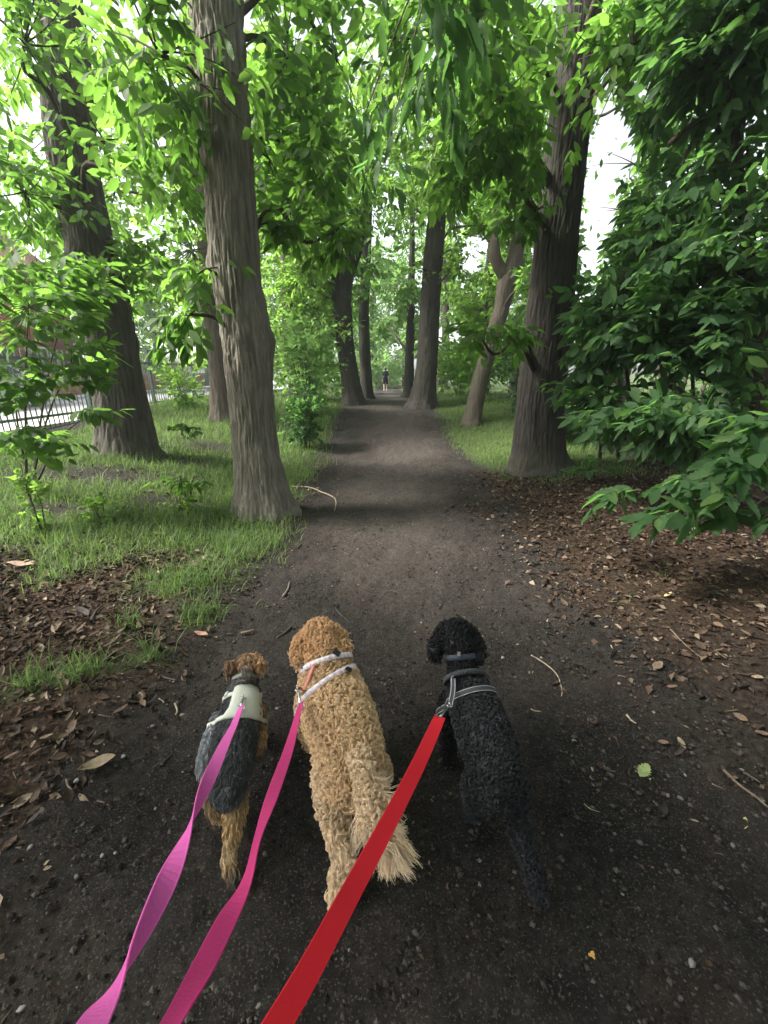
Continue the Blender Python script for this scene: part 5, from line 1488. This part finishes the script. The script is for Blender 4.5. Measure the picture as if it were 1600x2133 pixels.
for o_ in (-.0078, .0078):
    v = ribbon(P + N * .003 + S_ * o_, N, .0025, .0012, True, np.repeat([REFL], len(P), 0)); hb.add(v[0], v[1], C=v[2])
harness_b = hb.build('harness', WEB, dogb)
pts = [hit(bvh_b, *q) for q in ((952, 1414), (954, 1425))]
e0, e1_ = pts[0][0] + pts[0][1] * .02, pts[1][0] + pts[1][1] * .03
e3 = pixd(938, 1468, proj(e1_)[2][0] - .11); Lk = catmull(np.array([e0, e1_, (e1_ + e3) / 2 + [0.004, 0, .004], e3]), 16); cn = nrm(np.array([0, 0, CAM_H]) - Lk)
v = ribbon(Lk, cn, .019, .003, cols=np.repeat([DK], 16, 0)); bs = MB().add(v[0], v[1], C=v[2])
Sx = nrm(np.cross(nrm(np.gradient(Lk, axis=0)), cn))
for o_ in (-.0065, .0065):
    v = ribbon(Lk + cn * .0032 + Sx * o_, cn, .003, .001, cols=np.repeat([REFL], 16, 0)); bs.add(v[0], v[1], C=v[2])
bs.build('back_strap', WEB, harness_b); av += [(p, .015) for p in Lk[:8]]
black_ring = Lk[-1]
MB().add(*ring(black_ring, (1, .2, .4), .010, .0018)[:2]).build('ring', METAL, harness_b)
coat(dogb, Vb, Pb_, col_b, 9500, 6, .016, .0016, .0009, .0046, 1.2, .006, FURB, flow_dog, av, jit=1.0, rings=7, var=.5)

# ---- the small terrier
GREY, SILV, TAN, CREAM, INK = (.035, .038, .043), (.20, .21, .23), (.36, .215, .105), (.48, .38, .25), (.015, .014, .013)
tp_ = pixz(490, 1560, 0); tp_[2] = float(gz(tp_[0], tp_[1]))
dogt = empty('dog', tp_, 'small grey and tan terrier in a pale harness walking on the left', 'dog')
tb = []
sh2 = .006
add(tb, [(507, 1446, .235, 70), (501, 1485, .225, 86), (492, 1530, .22, 95), (482, 1580, .215, 97), (477, 1620, .21, 90), (476, 1642, .20, 80)], GREY, sh2)
add(tb, [(460, 1500, .20, 40), (444, 1555, .19, 56), (432, 1600, .17, 44)], SILV, sh2)
add(tb, [(535, 1505, .18, 40), (533, 1550, .16, 40)], TAN, sh2)
add(tb, [(512, 1414, .285, 54), (510, 1432, .255, 62)], (.09, .095, .10), sh2)
add(tb, [(512, 1390, .315, 54), (512, 1400, .30, 50)], (.32, .20, .11), sh2)
H = pixz(512, 1388, .315)
tb.append((np.array([H + [0, .01, 0], H + [0, .06, -.03], H + [0, .10, -.045]]), np.array([.04, .028, .022]), TAN))
add(tb, [(490, 1388, .335, 18), (482, 1385, .34, 20), (479, 1398, .32, 14)], (.16, .085, .045), 0)
add(tb, [(533, 1384, .335, 18), (540, 1380, .34, 20), (543, 1396, .32, 14)], TAN, 0)
add(tb, [(512, 1408, .32, 22), (512, 1400, .335, 22)], (.16, .14, .12), 0)
for sx, dy, dz in ((-.05, .10, 0), (.05, -.01, 0)):
    S = pixz(508, 1480, .16) + [sx, 0, 0]
    tb.append((np.array([S, S + [sx * .2, dy * .5, -.075], S + [0, dy, -.135], S + [0, dy + .02, -.142]]), np.array([.034, .023, .018, .016]), TAN))
add(tb, [(487, 1645, .165, 62), (489, 1695, .125, 46), (484, 1740, .09, 34), (478, 1778, .055, 30), (479, 1803, .028, 30)], (.33, .21, .10), .003)
add(tb, [(479, 1762, .075, 14), (474, 1785, .055, 12)], CREAM, -.004)
add(tb, [(480, 1808, .024, 26), (490, 1826, .014, 26)], INK, 0)
add(tb, [(446, 1630, .15, 52), (446, 1668, .12, 42), (452, 1690, .09, 32)], (.27, .18, .09), .003)
S = pixz(452, 1690, .09)
tb.append((np.array([S, S + [0, .02, -.04], S + [0, .05, -.078]]), np.array([.022, .018, .015]), TAN))
add(tb, [(474, 1650, .245, 20), (470, 1672, .24, 16)], GREY, 0)
body_t, bvh_t, Vt_, Pt_, col_t = skin('body', tb, FUR, dogt, .006, 5)
av = []
VEST = (.50, .52, .46)
vest = MB()
rows_v = [(1428, 492, 532), (1440, 488, 535), (1455, 484, 538), (1470, 480, 540), (1485, 470, 540), (1496, 458, 541)]
G_ = []
for y_, a, b2 in rows_v:
    G_.append([(lambda h: h[0] + h[1] * .013)(hit(bvh_t, xx, y_ + 8 * ((i - 3.5) / 3.5) ** 2)) for i, xx in enumerate(np.linspace(a, b2, 8))])
G_ = np.array(G_); ny, nx = G_.shape[:2]
inner = G_.copy(); 
for j in range(ny):
    for i in range(nx): inner[j, i] -= np.array([0, 0, .010])
Va = np.concatenate([G_.reshape(-1, 3), inner.reshape(-1, 3)]); q = []
for j in range(ny - 1):
    for i in range(nx - 1):
        a = j * nx + i; q += [(a, a + 1, a + nx + 1, a + nx)]
        a += ny * nx; q += [(a, a + nx, a + nx + 1, a + 1)]
m_ = ny * nx
for i in range(nx - 1): q += [(i, m_ + i, m_ + i + 1, i + 1), ((ny - 1) * nx + i, (ny - 1) * nx + i + 1, m_ + (ny - 1) * nx + i + 1, m_ + (ny - 1) * nx + i)]
for j in range(ny - 1): q += [(j * nx, (j + 1) * nx, m_ + (j + 1) * nx, m_ + j * nx), (j * nx + nx - 1, m_ + j * nx + nx - 1, m_ + (j + 1) * nx + nx - 1, (j + 1) * nx + nx - 1)]
vest.add(Va, q, C=np.repeat([VEST], len(Va), 0))
hv = vest.build('harness', WEB, dogt)
av += [(p, .014) for p in G_.reshape(-1, 3)]
for l, m2, r in (((476, 1452), (505, 1444), (535, 1450)), ((458, 1500), (500, 1490), (545, 1502))):
    P, N = hoop(bvh_t, l, m2, r, .009); v = ribbon(P, N, .015, .003, True, np.repeat([VEST], len(P), 0)); MB().add(v[0], v[1], C=v[2]).build('strap', WEB, hv); av += [(p, .012) for p in P]
P, N = hoop(bvh_t, (491, 1412), (512, 1405), (534, 1410), .007); v = ribbon(P, N, .014, .003, True, np.repeat([(.20, .22, .20)], len(P), 0)); MB().add(v[0], v[1], C=v[2]).build('collar', WEB, dogt); av += [(p, .010) for p in P]
for q_ in ((477, 1450), (537, 1450)):
    c, n_ = hit(bvh_t, *q_); MB().add(*plate(c + n_ * .013, n_, (1, 0, 0), (.018, .016, .006))).build('buckle', plain('grey_plastic', (.45, .46, .46), .4), hv, smooth=False)
c, n_ = hit(bvh_t, 504, 1462); terr_ring = c + n_ * .022
MB().add(*ring(terr_ring, (1, .3, .2), .008, .0016)[:2]).build('ring', METAL, hv)
coat(dogt, Vt_, Pt_, col_t, 6500, 7, .027, .0020, .0007, .0022, .6, .006, FUR, flow_dog, av, jit=.38, rings=6, var=.4, fleck=.10)

# ------------------------------------------------------------------ the three leads
def lead(name_label, col, ring_p, px, wpx, W, d0, d1, twists, clip_dir):
    r_ = empty('dog_lead', ring_p, name_label, 'dog lead')
    pts = np.array(px, float); s = np.r_[0, np.cumsum(np.hypot(*np.diff(pts, axis=0).T))]; s /= s[-1]
    inv = 1 / d0 + (1 / d1 - 1 / d0) * s
    P = np.array([pixd(a, b_, 1 / i_) for (a, b_), i_ in zip(pts, inv)])
    n = 90; PP = catmull(P, n); tw_ = catmull(np.radians(np.array(twists, float))[:, None], n)[:, 0]
    view = nrm(np.array([0, 0, CAM_H]) - PP); T = nrm(np.gradient(PP, axis=0)); view = nrm(view - T * (view * T).sum(1, keepdims=True)); S = np.cross(T, view)
    N = view * np.cos(tw_)[:, None] + S * np.sin(tw_)[:, None]
    v = ribbon(PP - N * .001, N, W, .0022, cols=np.repeat([col], n, 0)); strap = MB().add(v[0], v[1], C=v[2]).build('strap', WEB, r_, smooth=False)
    Sd = np.cross(T, N)
    st = MB()
    for o_ in (-.5, .5):
        V_, Q_, T3 = tube(PP + Sd * (W * o_ * .97), .0016, 5); st.add(V_, Q_, T3, C=np.repeat([np.array(col) * 1.25], len(V_), 0))
    st.build('edge_stitching', WEB, strap, kind='stuff')
    cb = MB()
    a = PP[0]; ax = nrm(a - ring_p); ln = np.linalg.norm(a - ring_p)
    V_, Q_, T3 = tube(catmull([a, a * .6 + ring_p * .4, ring_p + ax * .012], 8), np.array([.0035, .005, .006, .006, .005, .0045, .004, .0035]), 8); cb.add(V_, Q_, T3)
    clip = cb.build('snap_hook', METAL, r_)
    V_, Q_, _t = ring(ring_p + ax * .004, np.cross(ax, view[0]) * .3 + view[0], .010, .0022); MB().add(V_, Q_).build('hook_eye', METAL, clip)
    MB().add(*plate(a, view[0], T[0], (W * .98, .006, .005))).build('swivel', METAL, r_, smooth=False)
    return r_
MAG, CRIM, RED = (.55, .095, .34), (.40, .030, .135), (.48, .012, .022)
dt = proj(terr_ring)[2][0]; dgd = proj(gold_ring)[2][0]; db = proj(black_ring)[2][0]
lead('magenta pink webbing lead clipped to the small terrier harness', MAG, terr_ring, [(502, 1472), (487, 1510), (470, 1545), (443, 1605), (405, 1690), (350, 1830), (265, 2000), (205, 2110), (150, 2210)], None, .028, dt - .05, .36,
     [62, 50, 34, 0, -72, -180, -256, -326, -350], None)
lead('crimson pink webbing lead clipped to the golden dog harness', CRIM, gold_ring, [(626, 1466), (615, 1510), (600, 1565), (570, 1650), (538, 1745), (513, 1835), (468, 1925), (425, 2010), (372, 2105), (320, 2190)], None, .026, dgd - .06, .40,
     [58, 48, 30, 28, 66, 60, 18, 20, 46, 50], None)
lead('broad bright red lead clipped to the black dog harness', RED, black_ring, [(916, 1494), (898, 1535), (862, 1612), (798, 1735), (720, 1880), (645, 2020), (590, 2115), (545, 2190)], None, .035, db - .10, .54,
     [24, 10, 0, 0, 0, 0, 0, 0], None)

# ------------------------------------------------------------------ the walker far up the path
wy = 35.0
wp = pix(803, 812, wy); wp[2] = float(gz(wp[0], wp[1]))
per = empty('person', wp, 'far walker in dark navy top and dark shorts seen from behind on the path', 'person')
SK = (.50, .33, .25)
w0 = wp
def J(x, y, z): return w0 + np.array([x, y, z])
SKIN = from_col('skin', .6, .3, noise_amt=.05); CLOTH = from_col('cotton', .9, .1, noise_amt=.1)
pc = [(np.array([J(0, 0, .98), J(0, 0, 1.15), J(0, .01, 1.32), J(0, .01, 1.44)]), np.array([.145, .135, .15, .12]), SK),
      (np.array([J(0, .02, 1.46), J(0, .03, 1.56)]), np.array([.055, .055]), SK), (np.array([J(0, .04, 1.61), J(0, .04, 1.67)]), np.array([.082, .088]), SK)]
for s in (-1, 1):
    pc += [(np.array([J(s * .10, 0, .95), J(s * .11, s * .06 + .02, .52), J(s * .11, s * .14 - .06, .10)]), np.array([.09, .06, .042]), SK),
           (np.array([J(s * .11, s * .14 - .06, .07), J(s * .115, s * .14 + .08, .05)]), np.array([.045, .04]), SK),
           (np.array([J(s * .19, 0, 1.40), J(s * .25, -.03 - s * .03, 1.14), J(s * .24, .06 - s * .08, .92), J(s * .235, .09 - s * .09, .84)]), np.array([.055, .043, .034, .036]), SK)]
skin('body', pc, SKIN, per, .016, 4)
NAVY, DARK = (.012, .014, .03), (.010, .010, .014)
pc = [(np.array([J(0, 0, 1.0), J(0, 0, 1.15), J(0, .01, 1.32), J(0, .01, 1.43)]), np.array([.165, .155, .175, .145]), NAVY)]
for s in (-1, 1): pc.append((np.array([J(s * .16, 0, 1.42), J(s * .235, -.02 - s * .02, 1.2)]), np.array([.08, .068]), NAVY))
skin('shirt', pc, CLOTH, per, .016, 3)
pc = [(np.array([J(0, 0, .95), J(0, 0, 1.0)]), np.array([.165, .165]), DARK)]
for s in (-1, 1): pc.append((np.array([J(s * .10, 0, .92), J(s * .115, s * .05 + .015, .58)]), np.array([.115, .095]), DARK))
skin('shorts', pc, CLOTH, per, .016, 3)
skin('hair', [(np.array([J(0, .02, 1.66), J(0, .03, 1.70)]), np.array([.094, .092]), (.02, .016, .012))], CLOTH, per, .012, 3)
for s in (-1, 1):
    skin('shoe', [(np.array([J(s * .11, s * .14 - .09, .05), J(s * .115, s * .14 + .12, .045)]), np.array([.055, .05]), (.6, .6, .6))], CLOTH, per, .012, 2)
# ------------------------------------------------------------------ thin haze added to stand in for lens glare and lift far darks
V_, Q_ = box((0, 20, 7.5), (70, 130, 20))
hz = MB().add(V_, Q_).build('haze', None, kind='stuff', smooth=False)
hm = bpy.data.materials.new('glare_haze'); hm.use_nodes = True
t = hm.node_tree
for n_ in list(t.nodes): t.nodes.remove(n_)
ho = t.nodes.new('ShaderNodeOutputMaterial'); pv = t.nodes.new('ShaderNodeVolumePrincipled')
pv.inputs['Color'].default_value = (.86, .92, .95, 1); pv.inputs['Density'].default_value = .0020; pv.inputs['Anisotropy'].default_value = .4
t.links.new(pv.outputs[0], ho.inputs['Volume'])
hz.data.materials.clear(); hz.data.materials.append(hm)
